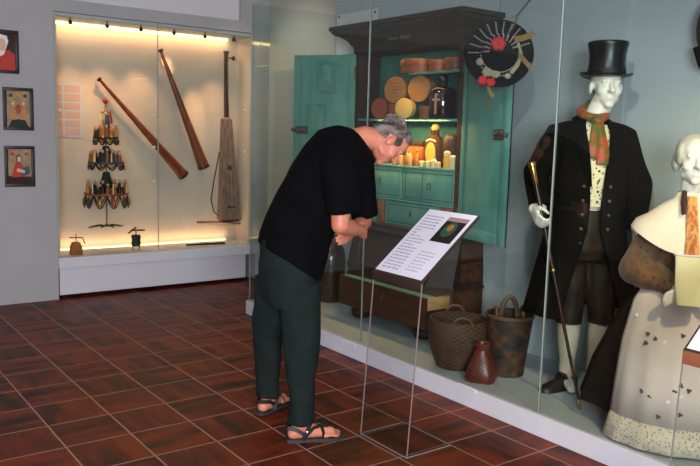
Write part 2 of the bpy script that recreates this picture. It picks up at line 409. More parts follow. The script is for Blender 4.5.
for lo, hi in (((-2.3, -2.58, 1.0), (-2.24, -2.52, 2.7)), ((-.16, -2.58, 1.0), (-.1, -2.52, 2.7)), ((-2.24, -2.58, 1.0), (-.16, -2.52, 1.06)), ((-2.24, -2.58, 2.64), (-.16, -2.52, 2.7)), ((-1.23, -2.58, 1.06), (-1.17, -2.52, 2.64))): q.box(lo, hi)
struct(q.build('fill_window_1', 'case_white', smooth=False))  # frame of an invented window, added to carry the rear fill light
d = MB(); d.box((4.185, 6.2, 0), (4.206, 7.08, 2.22)); struct(d.build('door_1', 'door_grey', smooth=False))

# ------------------------------------------------------------------ wall display case
CX0, CX1, CY, CB, CZ0, CZ1 = 2.0, 3.985, 7.235, 7.66, .39, 2.60
CXI = 4.07
case = thing('display_case', 'lit built-in wall display case with wooden instruments behind two glass panes', 'display case', (3, CY, .035))
b = MB(); b.box((CX0+.03, CB, CZ0), (CXI, CB+.018, CZ1)); b.build('back_panel', 'case_back', case, smooth=False)
b = MB(); b.box((CX0+.001, CY+.01, CZ0), (CX0+.03, CB, CZ1)); b.build('side_panel', 'case_back', case, smooth=False)
b = MB(); b.box((CXI-.01, CY+.01, CZ0), (CXI, CB, CZ1)); b.build('side_panel', 'case_back', case, smooth=False)
b = MB(); b.box((CX0+.03, CY+.01, CZ1-.03), (CXI-.011, CB, CZ1-.001)); b.build('top_panel', 'case_white', case, smooth=False)
b = MB(); b.box((CX0+.001, 7.19, .29), (CX1-.001, 7.26, CZ0), .003); b.box((CX0+.001, 7.26, .29), (CXI, CB, CZ0)); b.build('sill', 'case_white', case, smooth=False)
b = MB(); b.box((CX0+.015, 7.225, .035), (CX1-.03, CB, .289), .003); b.build('base_panel', 'case_white', case, smooth=False)
for xa, xb in ((CX0+.004, 2.972), (2.982, CX1-.004)):
    MB().box((xa, CY-.004, CZ0+.001), (xb, CY+.004, CZ1-.002)).build('glass_pane', 'glass', case, smooth=False)
MB().box((2.973, CY-.005, CZ0+.001), (2.981, CY+.005, CZ1-.002)).build('glass_joint', 'glass_edge', case, smooth=False)
MB().box((CX0+.05, CB-.03, CZ1-.052), (CX1-.06, CB-.005, CZ1-.032)).build('light_strip', 'led', case, smooth=False)
MB().box((CX0+.05, CB-.028, CZ0+.001), (CX1-.06, CB-.006, CZ0+.012)).build('light_strip', 'led2', case, smooth=False)
for x, y in ((70, 14), (107, 18), (141, 22), (174, 26), (205, 30), (234, 34)):
    p = onY(x, y, 7.30); p.z = CZ1-.03
    q = MB(); q.lathe([(.006, 0), (.006, -.022), (.016, -.024), (.02, -.06), (.017, -.06)], p, n=16); s = q.build('spotlight', 'black_metal', case)
    q = MB(); q.lathe([(.0155, -.056), (.0155, -.0575)], p, n=16); q.build('spotlight_lens', 'lamp', s)
for x, y in ((59.8, 110), (154, 115.5), (154, 147), (154, 181), (245, 110), (245, 152)):
    p = onY(x, y, CY-.006)
    MB().lathe([(.011, 0), (.012, -.004), (.009, -.008), (.001, -.009)], p, (0, 1, 0), 14).build('glint_disc', 'white', case)  # white discs standing in for bright lamp glints on the case glass

# long horns hung on the back panel
def horn(name, label, a, b, ra, rb, y0):
    A, B = onY(*a, y0), onY(*b, y0)
    t = thing(name, label, 'horn', B, 'long wooden horns in the wall case')
    d = (B-A).normalized(); L = (B-A).length
    ts = [0, .02, .25, .5, .75, .92, .985, 1]
    rr = [ra*1.15, ra, lerp(ra, rb, .2), lerp(ra, rb, .43), lerp(ra, rb, .68), lerp(ra, rb, .9), rb*1.0, rb*1.02]
    MB().lathe(list(zip(rr, [k*L for k in ts]))+[(rb*.82, L), (rb*.6, L-.12)], A, d, 20).build('tube', 'horn', t)
    MB().lathe([(ra*1.1, -.01), (ra*1.7, -.006), (ra*1.7, .012), (ra*1.1, .02)], A, d, 16).build('mouthpiece', 'neck_wood', t)
    MB().lathe([(rb*1.0, L-.03), (rb*1.08, L-.028), (rb*1.08, L-.006), (rb*1.0, L-.004)], A, d, 20, cap=(False, False)).build('bell_ring', 'neck_wood', t)
horn('long_horn', 'long reddish-brown wooden horn slanting down to right, left of the glass joint', (99, 79), (184, 176), .014, .056, 7.59)
horn('long_horn', 'steeper reddish-brown wooden horn hanging right of the glass joint', (160.5, 50), (204, 168), .016, .06, 7.59)
# one-stringed bowed instrument
p0, p1, p2 = onY(226, 56, 7.6), onY(226.5, 119, 7.6), onY(228.5, 219, 7.6)
tz = thing('bowed_string_instrument', 'tall long-necked string instrument with tapering grey-brown box body', 'instrument', p2)
ex = V((1, 0, 0))
def slab(mb, c, hw, y0, y1): return [V((c.x-hw, y0, c.z)), V((c.x+hw, y0, c.z)), V((c.x+hw, y1, c.z)), V((c.x-hw, y1, c.z))]
q = MB(); q.loft([slab(q, p2, .115, 7.53, 7.65), slab(q, lerp(p2, p1, .5), .078, 7.54, 7.65), slab(q, p1, .045, 7.56, 7.65), slab(q, p1+V((0, 0, .02)), .02, 7.58, 7.64)]); q.build('body', 'zither', tz, 25)
q = MB(); q.loft([slab(q, p1, .019, 7.58, 7.62), slab(q, p0, .016, 7.58, 7.62), slab(q, p0+V((0, 0, .05)), .022, 7.57, 7.62)]); q.build('neck', 'neck_wood', tz, 25)
q = MB(); g = p0+V((.02, -.02, -.02)); q.tube([g, g+V((.05, 0, 0))], .008); q.ball(g+V((.06, 0, 0)), (.02, .014, .026)); q.fuse('tuning_peg', 'neck_wood', tz, .004, 2)
sh = lerp(p2, p1, .52); MB().lathe([(.028, 0), (.028, .003)], (sh.x-.0, 7.5395, sh.z), (0, -1, 0), 20).build('sound_hole', 'ribbon_black', tz)
q = MB(); q.obox((p2.x, 7.528, p2.z+.14), (.09, .012, .018)); q.build('bridge', 'neck_wood', tz)
q = MB(); q.tube([V((p0.x, 7.57, p0.z)), V((p2.x, 7.518, p2.z+.15)), V((p2.x, 7.525, p2.z+.02))], .002, 6); q.build('string', 'bead', tz)
q = MB(); q.obox((p2.x, 7.58, p2.z-.012), (.2, .1, .024)); q.build('foot', 'neck_wood', tz)
# bow
a, bb = onY(197, 222, 7.55), onY(247, 224, 7.55)
bow = thing('fiddle_bow', 'thin wooden bow lying level below the long-necked string instrument', 'bow', lerp(a, bb, .5))
q = MB(); q.tube([a, lerp(a, bb, .5)+V((0, 0, .012)), bb], [.009, .008, .009], 8); q.build('stick', 'clay', bow)
q = MB(); q.tube([a+V((0, 0, -.016)), bb+V((0, 0, -.016))], .003, 6); q.build('hair', 'cork', bow)
q = MB(); q.obox(bb+V((-.05, 0, -.008)), (.05, .012, .02)); q.build('frog', 'neck_wood', bow)
a = onY(218, 158, 7.57); b2 = onY(217, 212, 7.57)
q = MB(); q.tube([onY(219.5, 152, 7.58), onY(214, 180, 7.56), onY(211, 200, 7.55), onY(214, 212, 7.55), onY(219, 216, 7.57)], .006, 8)
tag(recenter(q.build('carrying_cord', 'neck_wood'), b2), 'dark looped cord hanging beside the tapering instrument body', 'cord')
# little stick on the sill
a, bb = onZ(186, 245, CZ0+.012), onZ(225, 243, CZ0+.012)
t = thing('wooden_stick', 'slim dark wooden stick lying on the case sill below the instruments', 'stick', a)
MB().tube([a, lerp(a, bb, .5), bb], [.008, .011, .01], 8).build('shaft', 'neck_wood', t)
MB().tube([lerp(a, bb, .35)+V((0, 0, .012)), lerp(a, bb, .6)+V((0, 0, .012))], .006, 8).build('grip', 'cork', t)
# two small sound toys
p = onZ(77, 255, CZ0); p.y = 7.33
t = thing('small_wooden_bell', 'small ochre wooden box with a thin cross-stick on the case sill', 'toy', p)
MB().loft([[p+V((sx*.052, sy*.04, 0)) for sx, sy in ((-1, -1), (1, -1), (1, 1), (-1, 1))], [p+V((sx*.048, sy*.036, .075)) for sx, sy in ((-1, -1), (1, -1), (1, 1), (-1, 1))], [p+V((sx*.03, sy*.03, .12)) for sx, sy in ((-1, -1), (1, -1), (1, 1), (-1, 1))]]).build('body', 'clay', t, 20)
MB().tube([p+V((0, 0, .11)), p+V((.0, 0, .2))], .005, 8).build('pin', 'neck_wood', t)
MB().tube([p+V((-.06, 0, .165)), p+V((.06, 0, .16)), p+V((.085, 0, .1))], .006, 8).build('crank', 'neck_wood', t)
p = onZ(136, 250, CZ0); p.y = 7.36
t = thing('small_drum_rattle', 'small dark drum-shaped rattle with crossed sticks on the case sill', 'toy', p)
MB().lathe([(.038, .04), (.045, .05), (.046, .07), (.041, .1), (.046, .13), (.044, .15), (.03, .152)], p, n=18).build('drum', 'dark_green', t)
for sx in (-1, 1): MB().tube([p+V((sx*.03, 0, .05)), p+V((sx*.034, 0, 0))], .005, 8).build('leg', 'neck_wood', t)
for e in ((V((-.08, 0, .17)), V((.0, -.01, .23))), (V((-.05, .01, .2)), V((.09, .0, .195)))):
    MB().tube([p+e[0], lerp(p+e[0], p+e[1], .5), p+e[1]], .008, 8).build('stick', 'neck_wood', t)
q = MB(); q.tube([p+V((0, 0, .15)), p+V((0, 0, .2))], .006, 8); q.build('post', 'neck_wood', t)
# text panel on the back
p = onY(71, 110, CB-.002)
tp = thing('text_panel', 'tall sheet of pale pinkish printed text at left of the lit case', 'text panel', (2.24, CB, 1.5))
MB().box((2.06, CB-.006, 1.49), (2.375, CB-.001, 2.0)).build('sheet', 'case_white', tp, smooth=False)
q = MB()
for k in range(6):
    for xa, xb in ((2.07, 2.19), (2.21, 2.355)):
        q.box((xa, CB-.0075, 1.505+k*.082), (xb, CB-.006, 1.505+k*.082+.066))
q.build('text_block', 'pink_text', tp, smooth=False)

# tiered figure pyramid
PX, PY = 2.535, 7.45
def pz(y): return onY(102, y, PY).z
py = thing('tiered_figure_pyramid', 'tiered ornamental pyramid of little figures, candles and garlands in the lit case', 'ornament', (PX, PY, pz(228)))
MB().tube([(PX, PY, pz(227)), (PX, PY, pz(98))], .006, 8).build('rod', 'neck_wood', py)
q = MB()
for k in range(9):
    a = 2*PI*k/9; e = V((math.cos(a), math.sin(a)*.55, 0)); n_ = V((-e.y, e.x, 0))
    c = V((PX, PY, pz(227)))
    L = .17+.04*(k % 2)
    q.loft([[c+e*.0+n_*.005+V((0, 0, .004)), c-n_*.005+V((0, 0, .004)), c-n_*.005, c+n_*.005], [c+e*L*.5+n_*.035+V((0, 0, .02)), c+e*L*.5-n_*.035+V((0, 0, .02)), c+e*L*.5-n_*.035+V((0, 0, .014)), c+e*L*.5+n_*.035+V((0, 0, .014))], [c+e*L+n_*.004+V((0, 0, .004)), c+e*L-n_*.004+V((0, 0, .004)), c+e*L-n_*.004, c+e*L+n_*.004]])
q.build('leaf_base', 'green', py)
rp = random.Random(3)
tiers = ((138, .115, 10, 7), (163, .165, 12, 9), (194, .205, 14, 11))
for y, R, nf, ng in [(t_[0], t_[1], int(t_[2]*1.6), t_[3]) for t_ in tiers]:
    z = pz(y)
    MB().lathe([(.012, -.006), (R, -.008), (R+.006, 0), (R+.004, .014), (R-.008, .012), (R-.012, .002), (.012, .002)], (PX, PY, z), n=30).build('tier', ('dark_green', 'blue', 'chip_red')[0 if y < 150 else (1 if y < 180 else 2)], py)
    # garland of loops below the rim
    q = MB(); nl = 10
    for k in range(nl):
        a0, a1 = 2*PI*k/nl, 2*PI*(k+1)/nl
        dep = .055 if y < 190 else .12
        pts = [V((PX+R*math.cos(lerp(a0, a1, s)), PY+R*math.sin(lerp(a0, a1, s)), z-.01-dep*math.sin(PI*s))) for s in [i/6 for i in range(7)]]
        q.tube(pts, .006, 6)
    q.build('garland', 'dark_green', py)
    for k in range(nl):
        a = 2*PI*(k+.5)/nl
        c = V((PX+R*math.cos(a), PY+R*math.sin(a), z-.03-(0 if y < 190 else .03)))
        if y < 190: MB().ball(c, (.013, .013, .017), nu=10, nv=6).build('bauble', ('red', 'gold', 'blue')[k % 3], py)
        else: MB().lathe([(.004, .03), (.016, .015), (.02, -.03), (.012, -.055), (.002, -.058)], c, n=10).build('bauble', ('gold', 'chip_red', 'green')[k % 3], py)
    for k in range(nf):
        a = 2*PI*k/nf+.2; rr = R*(.62 if k % 2 else .86); hgt = rp.uniform(.08, .15)
        c = V((PX+rr*math.cos(a), PY+rr*math.sin(a), z+.004))
        fm = rp.choice(('gold', 'chip_red', 'dark_green', 'neck_wood', 'chip_light', 'dark_green', 'black_metal', 'blue', 'clay'))
        q = MB(); q.lathe([(.024, 0), (.022, .02), (.015, hgt*.66), (.008, hgt*.74)], c, n=10); f = q.build('figure', fm, py)
        MB().ball(c+V((0, 0, hgt*.86)), (.014, .014, .016), nu=10, nv=6).build('head', 'flesh_paint', f)
    if y > 150:
        for k in range(6):
            a = 2*PI*(k+.5)/6; c = V((PX+(R-.012)*math.cos(a), PY+(R-.012)*math.sin(a), z+.01))
            MB().lathe([(.007, 0), (.007, .085), (.001, .095)], c, n=8).build('candle', 'ivory', py)
for y, R in ((176, .05), (150, .045)):
    q = MB(); q.lathe([(.05, 0), (.07, .03), (.045, .1), (.03, .16)], (PX, PY, pz(y)-.12), n=14); q.build('tier_post', 'dark_green', py)
for k, (dx, y, mm) in enumerate(((-.06, 134, 'gold'), (.06, 134, 'chip_red'), (.0, 135, 'green'), (-.04, 124, 'gold'), (.035, 124, 'red'), (0, 118, 'blue'), (-.03, 116, 'ivory'), (.03, 114, 'chip_red'), (0, 128, 'dark_green'), (-.055, 130, 'chip_red'), (.055, 130, 'dark_green'))):
    c = V((PX+dx, PY+(-.04 if k % 2 else .03), pz(y)-.06))
    q = MB(); q.lathe([(.024, -.03), (.02, .03), (.011, .08), (.007, .085)], c, n=10); f = q.build('figure', mm, py)
    MB().ball(c+V((0, 0, .098)), (.013, .013, .015), nu=10, nv=6).build('head', 'flesh_paint', f)
MB().ball((PX, PY, pz(101)), (.024, .024, .027), nu=12, nv=8).build('finial', 'red', py)
MB().lathe([(.03, -.01), (.03, 0), (.012, .006), (.01, .06), (.006, .08)], (PX, PY, pz(112)), n=12).build('finial_stem', 'gold', py)

# ------------------------------------------------------------------ pictures on the end wall
def picture(x0, z0, x1, z1, label, painter):
    t = thing('framed_painting', label, 'picture', ((x0+x1)/2, 7.215, z0), 'framed paintings on the end wall')
    f = MB(); y0, y1 = 7.19, 7.214; fw = .028
    for lo, hi in (((x0, z0), (x1, z0+fw)), ((x0, z1-fw), (x1, z1)), ((x0, z0+fw), (x0+fw, z1-fw)), ((x1-fw, z0+fw), (x1, z1-fw))):
        f.box((lo[0], y0, lo[1]), (hi[0], y1, hi[1]), .004)
    f.build('frame', 'frame_wood', t)
    W, Hh = x1-x0-2*fw, z1-z0-2*fw
    def shape(pts, m, lay, nm):
        q = MB(); q.prism([(x0+fw+px*W, z0+fw+pz_*Hh) for px, pz_ in pts], (0, 7.206-lay*.0012, 0), (1, 0, 0), (0, 0, 1), (0, 1, 0), .001); q.build(nm, m, t, smooth=False)
    def disc(cx, cz, rx, rz, m, lay, nm): shape([(cx+rx*math.cos(2*PI*k/18), cz+rz*math.sin(2*PI*k/18)) for k in range(18)], m, lay, nm)
    painter(shape, disc)
def p_one(sh, di):
    sh([(0, 0), (1, 0), (1, 1), (0, 1)], 'pic_dark', 0, 'painted_ground')
    sh([(0, 0), (1, 0), (.98, .45), (.75, .55), (.5, .5), (.2, .35), (0, .3)], 'red', 1, 'painted_robe')
    sh([(.25, .3), (.55, .42), (.74, .78), (.68, .93), (.4, .97), (.24, .88)], 'white', 2, 'painted_veil')
    di(.48, .68, .15, .17, 'flesh_paint', 3, 'painted_face')
def p_two(sh, di):
    sh([(0, 0), (1, 0), (1, 1), (0, 1)], 'pic_pale', 0, 'painted_ground')
    sh([(.05, 0), (.95, 0), (.75, .22), (.25, .22)], 'dark_green', 1, 'painted_hill')
    for cx in (.28, .72):
        sh([(cx-.15, .2), (cx+.15, .2), (cx+.1, .55), (cx-.1, .55)], 'chip_light', 2, 'painted_figure'); di(cx, .66, .08, .08, 'gold', 3, 'painted_halo'); di(cx, .65, .05, .05, 'flesh_paint', 4, 'painted_face')
    di(.5, .5, .12, .14, 'chip_red', 3, 'painted_medallion'); di(.2, .87, .09, .05, 'green', 2, 'painted_flower'); di(.8, .87, .09, .05, 'green', 2, 'painted_flower'); di(.5, .9, .1, .05, 'gold', 2, 'painted_crown')
def p_three(sh, di):
    sh([(0, 0), (1, 0), (1, 1), (0, 1)], 'pic_pale', 0, 'painted_ground')
    sh([(.0, 0), (1, 0), (1, .2), (.0, .22)], 'pic_dark', 1, 'painted_ledge')
    sh([(.15, .18), (.7, .2), (.62, .5), (.48, .66), (.3, .6)], 'red', 2, 'painted_robe'); sh([(.55, .2), (.95, .28), (.9, .5), (.6, .45)], 'blue', 3, 'painted_cloak')
    di(.47, .72, .12, .12, 'pic_dark', 3, 'painted_hair'); di(.48, .71, .085, .09, 'flesh_paint', 4, 'painted_face'); di(.2, .86, .09, .05, 'red', 2, 'painted_flower'); di(.8, .86, .09, .05, 'red', 2, 'painted_flower')
    sh([(.35, .35), (.7, .3), (.72, .38), (.4, .45)], 'flesh_paint', 4, 'painted_arm')
picture(1.44, 2.03, 1.70, 2.395, 'topmost framed painting, white-veiled face and red robe', p_one)
picture(1.56, 1.547, 1.81, 1.914, 'middle framed painting with two pale figures above a dark green hill', p_two)
picture(1.56, 1.052, 1.81, 1.41, 'lowest framed painting of a dark-haired figure in a red robe', p_three)

# ------------------------------------------------------------------ vitrine
vit = thing('glass_vitrine', 'long walk-along glass vitrine on a low white platform', 'vitrine', (3.24, 2, 0))
q = MB(); q.box((3.225, -2.45, .002), (XW-.002, 5.88, ZP-.002)); q.build('platform', 'plinth', vit, smooth=False)
q = MB(); q.box((3.226, -2.45, ZP-.002), (XW-.003, 3.36, ZP), 0); q.box((3.226, 3.363, ZP-.002), (XW-.003, 5.879, ZP)); q.build('platform_top', 'plinth_top', vit, smooth=False)
ys = (5.86, 4.235, 2.625, 1.015, -.6, -2.2)
for a, bb in zip(ys, ys[1:]):
    MB().box((XG-.004, bb+.004, ZP+.001), (XG+.004, a-.004, 2.655)).build('glass_pane', 'glass', vit, smooth=False)
MB().box((XG+.006, 5.856, ZP+.001), (XW-.004, 5.864, 2.655)).build('end_pane', 'glass', vit, smooth=False)
for y in ys[:-1]:
    MB().box((XG-.0045, y-.004, ZP+.001), (XG+.0045, y+.004, 2.656)).build('glass_joint', 'glass_edge', vit, smooth=False)
for k, (x, y) in enumerate(((349, 344), (467, 388))):
    p = onX(x, y, 3.224)
    t = thing('caption_card', ('small white caption strip on platform front between man and info stand', 'small white caption strip on platform front below the wicker vase')[k], 'caption', p, 'caption strips on the platform front')
    MB().box((3.2215, p.y-.075, p.z-.012), (3.2245, p.y+.075, p.z+.012)).build('card', 'caption', t, smooth=False)
    r = random.Random(k); q = MB()
    for row in (-.005, .004):
        yy = p.y+.066
        while yy > p.y-.06:
            L = r.uniform(.008, .02); q.box((3.221, yy-L, p.z+row-.0018), (3.2216, yy, p.z+row+.0018)); yy -= L+.005
    q.build('print', 'paper_text', t, smooth=False)

# acrylic stands carrying a text sheet
def stand(y0, y1, label, sheet_kind, bar):
    x0, x1 = 2.43, 2.735
    t = thing('acrylic_info_stand', label, 'info stand', (x0, (y0+y1)/2, 0), 'acrylic info stands')
    th = .01
    MB().box((x0, y0, 0.001), (x1, y1, th)).build('foot_plate', 'acrylic', t, smooth=False)
    xt = 2.485
    def up(ya, yb, xa, xb): return [[V((x0+xa, ya, th)), V((x0+xb, ya, th)), V((x0+xb, yb, th)), V((x0+xa, yb, th))], [V((xt+xa, ya, .88)), V((xt+xb, ya, .88)), V((xt+xb, yb, .88)), V((xt+xa, yb, .88))]]
    MB().loft(up(y0, y1, 0, th)).build('upright_plate', 'acrylic', t, smooth=False)
    q = MB()
    for y in (y0, y1): q.loft(up(y-.0012, y+.0012, -.0005, th*.6))
    q.build('upright_edge', 'acrylic_edge', t, smooth=False)
    q = MB()
    for y in (y0, y1): q.box((x0, y-.0012, .001), (x1, y+.0012, th*.7))
    q.box((x0-.001, y0, .001), (x0+.001, y1, th*.7)); q.box((x1-.001, y0, .001), (x1+.001, y1, th*.7))
    q.build('foot_edge', 'acrylic_edge', t, smooth=False)
    s = V((.38, 0, .312)); L = s.length; s.normalize(); n = s.cross(V((0, -1, 0))).normalized()
    if n.z < 0: n = -n
    e = V((0, -1, 0)); o = V((xt, y1, .88))
    R = rot_from(s, e, n)
    W = y1-y0
    MB().obox(o+s*L/2+e*W/2+n*.004, (L, W, .012), Matrix((s, e, n)).transposed()).build('tray', 'tray', t, smooth=False)
    MB().box((xt-.008, y0, .842), (xt+.004, y1, .89), .003).build('tray_lip', bar, t)
    T = Matrix((s, e, n)).transposed()
    sh = MB().obox(o+s*(L/2+.006)+e*(W/2)+n*.0115, (L-.016, W-.018, .002), T).build('text_sheet', 'paper', t, smooth=False)
    def rect(u0, u1, v0, v1, lay): # u along slope, v across from the left edge
        return (o+s*(u0+u1)/2+e*(v0+v1)/2+n*(.0125+.0006*lay), (u1-u0, v1-v0, .0006), T)
    if sheet_kind:
        q = MB(); r = random.Random(5)
        for row in range(20):
            u = L-.05-row*.022; v = .035
            if u < .04: break
            vmax = .165
            while v < vmax:
                w_ = r.uniform(.01, .03); q.obox(*rect(u-.004, u+.004, v, min(v+w_, vmax), 0)); v += w_+.006
                if r.random() < .06: break
        q.build('text_column', 'paper_text', sh, smooth=False); q = MB()
        for row in range(7):
            u = .19-row*.022; v = .21
            while v < .3:
                w_ = r.uniform(.01, .03); q.obox(*rect(u-.003, u+.003, v, v+w_, 0)); v += w_+.006
        q.build('text_column', 'paper_text', sh, smooth=False)
        q = MB(); q.obox(*rect(.27, .455, .2, .35, 0)); ph = q.build('photo', 'photo_dark', sh, smooth=False)
        c = o+s*.365+e*.27+n*.0137
        q = MB(); q.obox(*rect(.425, .454, .201, .349, 1)); q.build('photo_sky', 'photo_pink', sh, smooth=False)
        q = MB(); q.prism([(.055*math.cos(a*PI/10), .045*math.sin(a*PI/10)) for a in range(20)], c, s, e, n, .0006); q.build('photo_plant', 'photo_green', sh, smooth=False)
        q = MB(); q.prism([(.025*math.cos(a*PI/8), .02*math.sin(a*PI/8)) for a in range(16)], c+n*.0008+s*.012, s, e, n, .0006); q.build('photo_flower', 'photo_orange', sh, smooth=False)
    else:
        q = MB(); r = random.Random(8)
        for row in range(18):
            u = L-.05-row*.022; v = .05
            while v < .3:
                w_ = r.uniform(.01, .03); q.obox(*rect(u-.003, u+.003, v, v+w_, 0)); v += w_+.006
        q.build('text_lines', 'paper_text', sh, smooth=False)
    return t
stand(2.765, 3.145, 'clear acrylic info stand with text sheet and dark photo beside the bending man', True, 'tray')
stand(1.02, 1.40, 'partly seen acrylic info stand with copper-toned lip at right picture edge', False, 'wood_bar')

# ------------------------------------------------------------------ painted cabinet
cab = thing('painted_cabinet', 'tall dark wooden cabinet with open teal-painted doors and carved cornice', 'cabinet', (3.9, 4.6, ZP))
UX, UB, UY0, UY1, UZ0, UZ1 = 3.86, 4.108, 3.95, 5.215, .87, 2.27
LX = 3.66
# feet
for fx, fy in ((3.74, 4.88), (3.74, 4.12), (4.02, 5.0), (4.02, 4.0)):
    MB().lathe([(.03, .11), (.045, .1), (.075, .07), (.082, .04), (.07, .012), (.05, 0)], (fx, fy, ZP), n=24).build('bun_foot', 'dark_wood', cab)
# lower chest with canted corners
foot = lambda z, g=0: [V((4.108, 3.9-g, z)), V((3.80, 3.9-g, z)), V((LX-g, 4.04, z)), V((LX-g, 4.93, z)), V((3.80, 5.17+g, z)), V((4.108, 5.17+g, z))]
q = MB(); q.loft([foot(ZP+.10, .02), foot(ZP+.14, .02)]); q.loft([foot(ZP+.14), foot(.5)]); q.build('chest_body', 'chest_wood', cab, 25)
q = MB(); q.loft([foot(.5, .012), foot(.525, .012)]); q.build('chest_rim', 'dark_wood', cab, 25)
top = [V((4.108, 3.92, .87)), V((3.88, 3.92, .87)), V((3.82, 3.97, .87)), V((3.82, 5.1, .87)), V((3.88, 5.17, .87)), V((4.108, 5.17, .87))]
q = MB(); q.loft([foot(.525), top]); q.build('sloping_desk_front', 'dark_wood', cab, 25)
# raised frame of the desk front
A, B_, C_, D_ = (V((LX+.02, 4.85, .57)), V((LX+.02, 4.1, .57)), V((3.80, 4.1, .835)), V((3.80, 4.97, .835)))
n = (B_-A).cross(D_-A).normalized(); n = n if n.x < 0 else -n
q = MB()
for a, bb in ((A, B_), (B_, C_), (C_, D_), (D_, A)): q.tube([a+n*.012, bb+n*.012], .012, 6)
q.build('desk_front_moulding', 'dark_wood', cab)
# drawer pulled out
dx = 3.56
q = MB(); q.box((dx, 3.912, .245), (dx+.02, 4.95, .475), .004); dr = q.build('drawer', 'chest_wood', cab, 30)
q = MB(); q.box((dx+.02, 3.912, .385), (3.79, 3.927, .474)); q.build('drawer_side', 'raw_wood', dr, smooth=False)
q = MB(); q.box((dx+.02, 4.93, .25), (LX+.05, 4.945, .47)); q.build('drawer_side', 'raw_wood', dr, smooth=False)
q = MB(); q.box((dx+.021, 3.928, .4), (LX-.001, 4.929, .476)); q.build('drawer_lining', 'teal', dr, smooth=False)
p = onX(382, 297, dx-.001)
q = MB(); q.prism([(0, .045), (.018, .02), (.012, 0), (.02, -.02), (0, -.05), (-.02, -.02), (-.012, 0), (-.018, .02)], (dx-.004, p.y, p.z), (0, 1, 0), (0, 0, 1), (1, 0, 0), .004); q.build('keyhole_plate', 'iron', dr, smooth=False)
# side drawer fronts seen on the right side
q = MB()
for z0, z1 in ((.27, .47), (.56, .7), (.72, .84)): q.box((3.87, 3.893, z0), (4.08, 3.899, z1), .003)
q.build('side_panel', 'chest_wood', cab)
# upper case shell
q = MB(); q.box((UX, UY0, UZ0), (UB, UY0+.04, UZ1)); q.build('upper_side', 'chest_wood', cab, smooth=False)
q = MB(); q.box((UX, UY1-.035, UZ0), (UB, UY1, UZ1)); q.build('upper_side', 'dark_wood', cab, smooth=False)
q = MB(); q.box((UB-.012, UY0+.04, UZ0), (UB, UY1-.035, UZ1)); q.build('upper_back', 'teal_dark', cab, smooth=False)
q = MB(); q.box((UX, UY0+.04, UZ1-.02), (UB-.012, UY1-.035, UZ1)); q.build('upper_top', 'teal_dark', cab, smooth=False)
q = MB(); q.box((3.82, UY0, UZ0), (UB, UY1, UZ0+.02), .003); q.build('upper_floor', 'dark_wood', cab)
for z, a, bb, m in ((2.075, UY0+.041, 4.62, 'teal'), (1.725, UY0+.041, UY1-.036, 'teal'), (1.365, UY0+.041, UY1-.036, 'teal')):
    q = MB(); q.box((UX+.01 if z < 2 else UX+.06, a, z-.018), (UB-.013, bb, z), .002); q.build('shelf', m, cab)
q = MB(); q.box((UX+.015, UY0+.041, 1.085), (UB-.013, UY1-.036, 1.1), .002); q.build('drawer_divider', 'teal', cab)
ym = 4.585
for a, bb in ((UY0+.046, ym-.006), (ym+.006, UY1-.04)):
    q = MB(); q.box((UX+.015, a, 1.103), (UX+.03, bb, 1.345), .003); d_ = q.build('inner_drawer', 'teal', cab)
    q = MB()
    for lo, hi in (((a+.03, 1.125), (bb-.03, 1.131)), ((a+.03, 1.317), (bb-.03, 1.323)), ((a+.03, 1.125), (a+.036, 1.323)), ((bb-.036, 1.125), (bb-.03, 1.323)), (((a+bb)/2+.06, 1.125), ((a+bb)/2+.066, 1.323))):
        q.box((UX+.0135, lo[0], lo[1]), (UX+.016, hi[0], hi[1]))
    q.build('drawer_groove', 'teal_line', d_, smooth=False)
    c = V((UX+.012, (a+bb)/2-.02, 1.235))
    q = MB(); q.tube([c+V((-.008, math.sin(t)*.022, math.cos(t)*.022-.012)) for t in [2*PI*k/14 for k in range(15)]], .0035, 6); q.lathe([(.007, 0), (.009, -.006), (.003, -.01)], c+V((.003, 0, .012)), (1, 0, 0), 10); q.build('ring_pull', 'iron', d_)
q = MB(); q.box((UX+.03, 4.16, .893), (UX+.045, 4.80, 1.08), .003); d_ = q.build('inner_drawer', 'teal', cab)
q = MB()
for lo, hi in (((4.2, .915), (4.76, .921)), ((4.2, 1.052), (4.76, 1.058)), ((4.2, .915), (4.206, 1.058)), ((4.754, .915), (4.76, 1.058))): q.box((UX+.0285, lo[0], lo[1]), (UX+.031, hi[0], hi[1]))
q.build('drawer_groove', 'teal_line', d_, smooth=False)
c = V((UX+.028, 4.495, .995)); q = MB(); q.prism([(0, .032), (.012, .012), (.012, -.012), (0, -.03), (-.012, -.012), (-.012, .012)], c, (0, 1, 0), (0, 0, 1), (1, 0, 0), .003); q.build('keyhole_plate', 'iron', d_, smooth=False)
for a, bb in ((4.81, 4.9), (UY0+.041, 4.15)):
    q = MB(); q.box((UX+.02, a, .891), (UX+.06, bb, 1.084), .003); q.build('bare_post', 'post_wood', cab)
q = MB(); q.box((UX+.02, 4.905, .891), (UX+.05, UY1-.036, 1.084), .003); q.build('inner_panel', 'teal', cab)
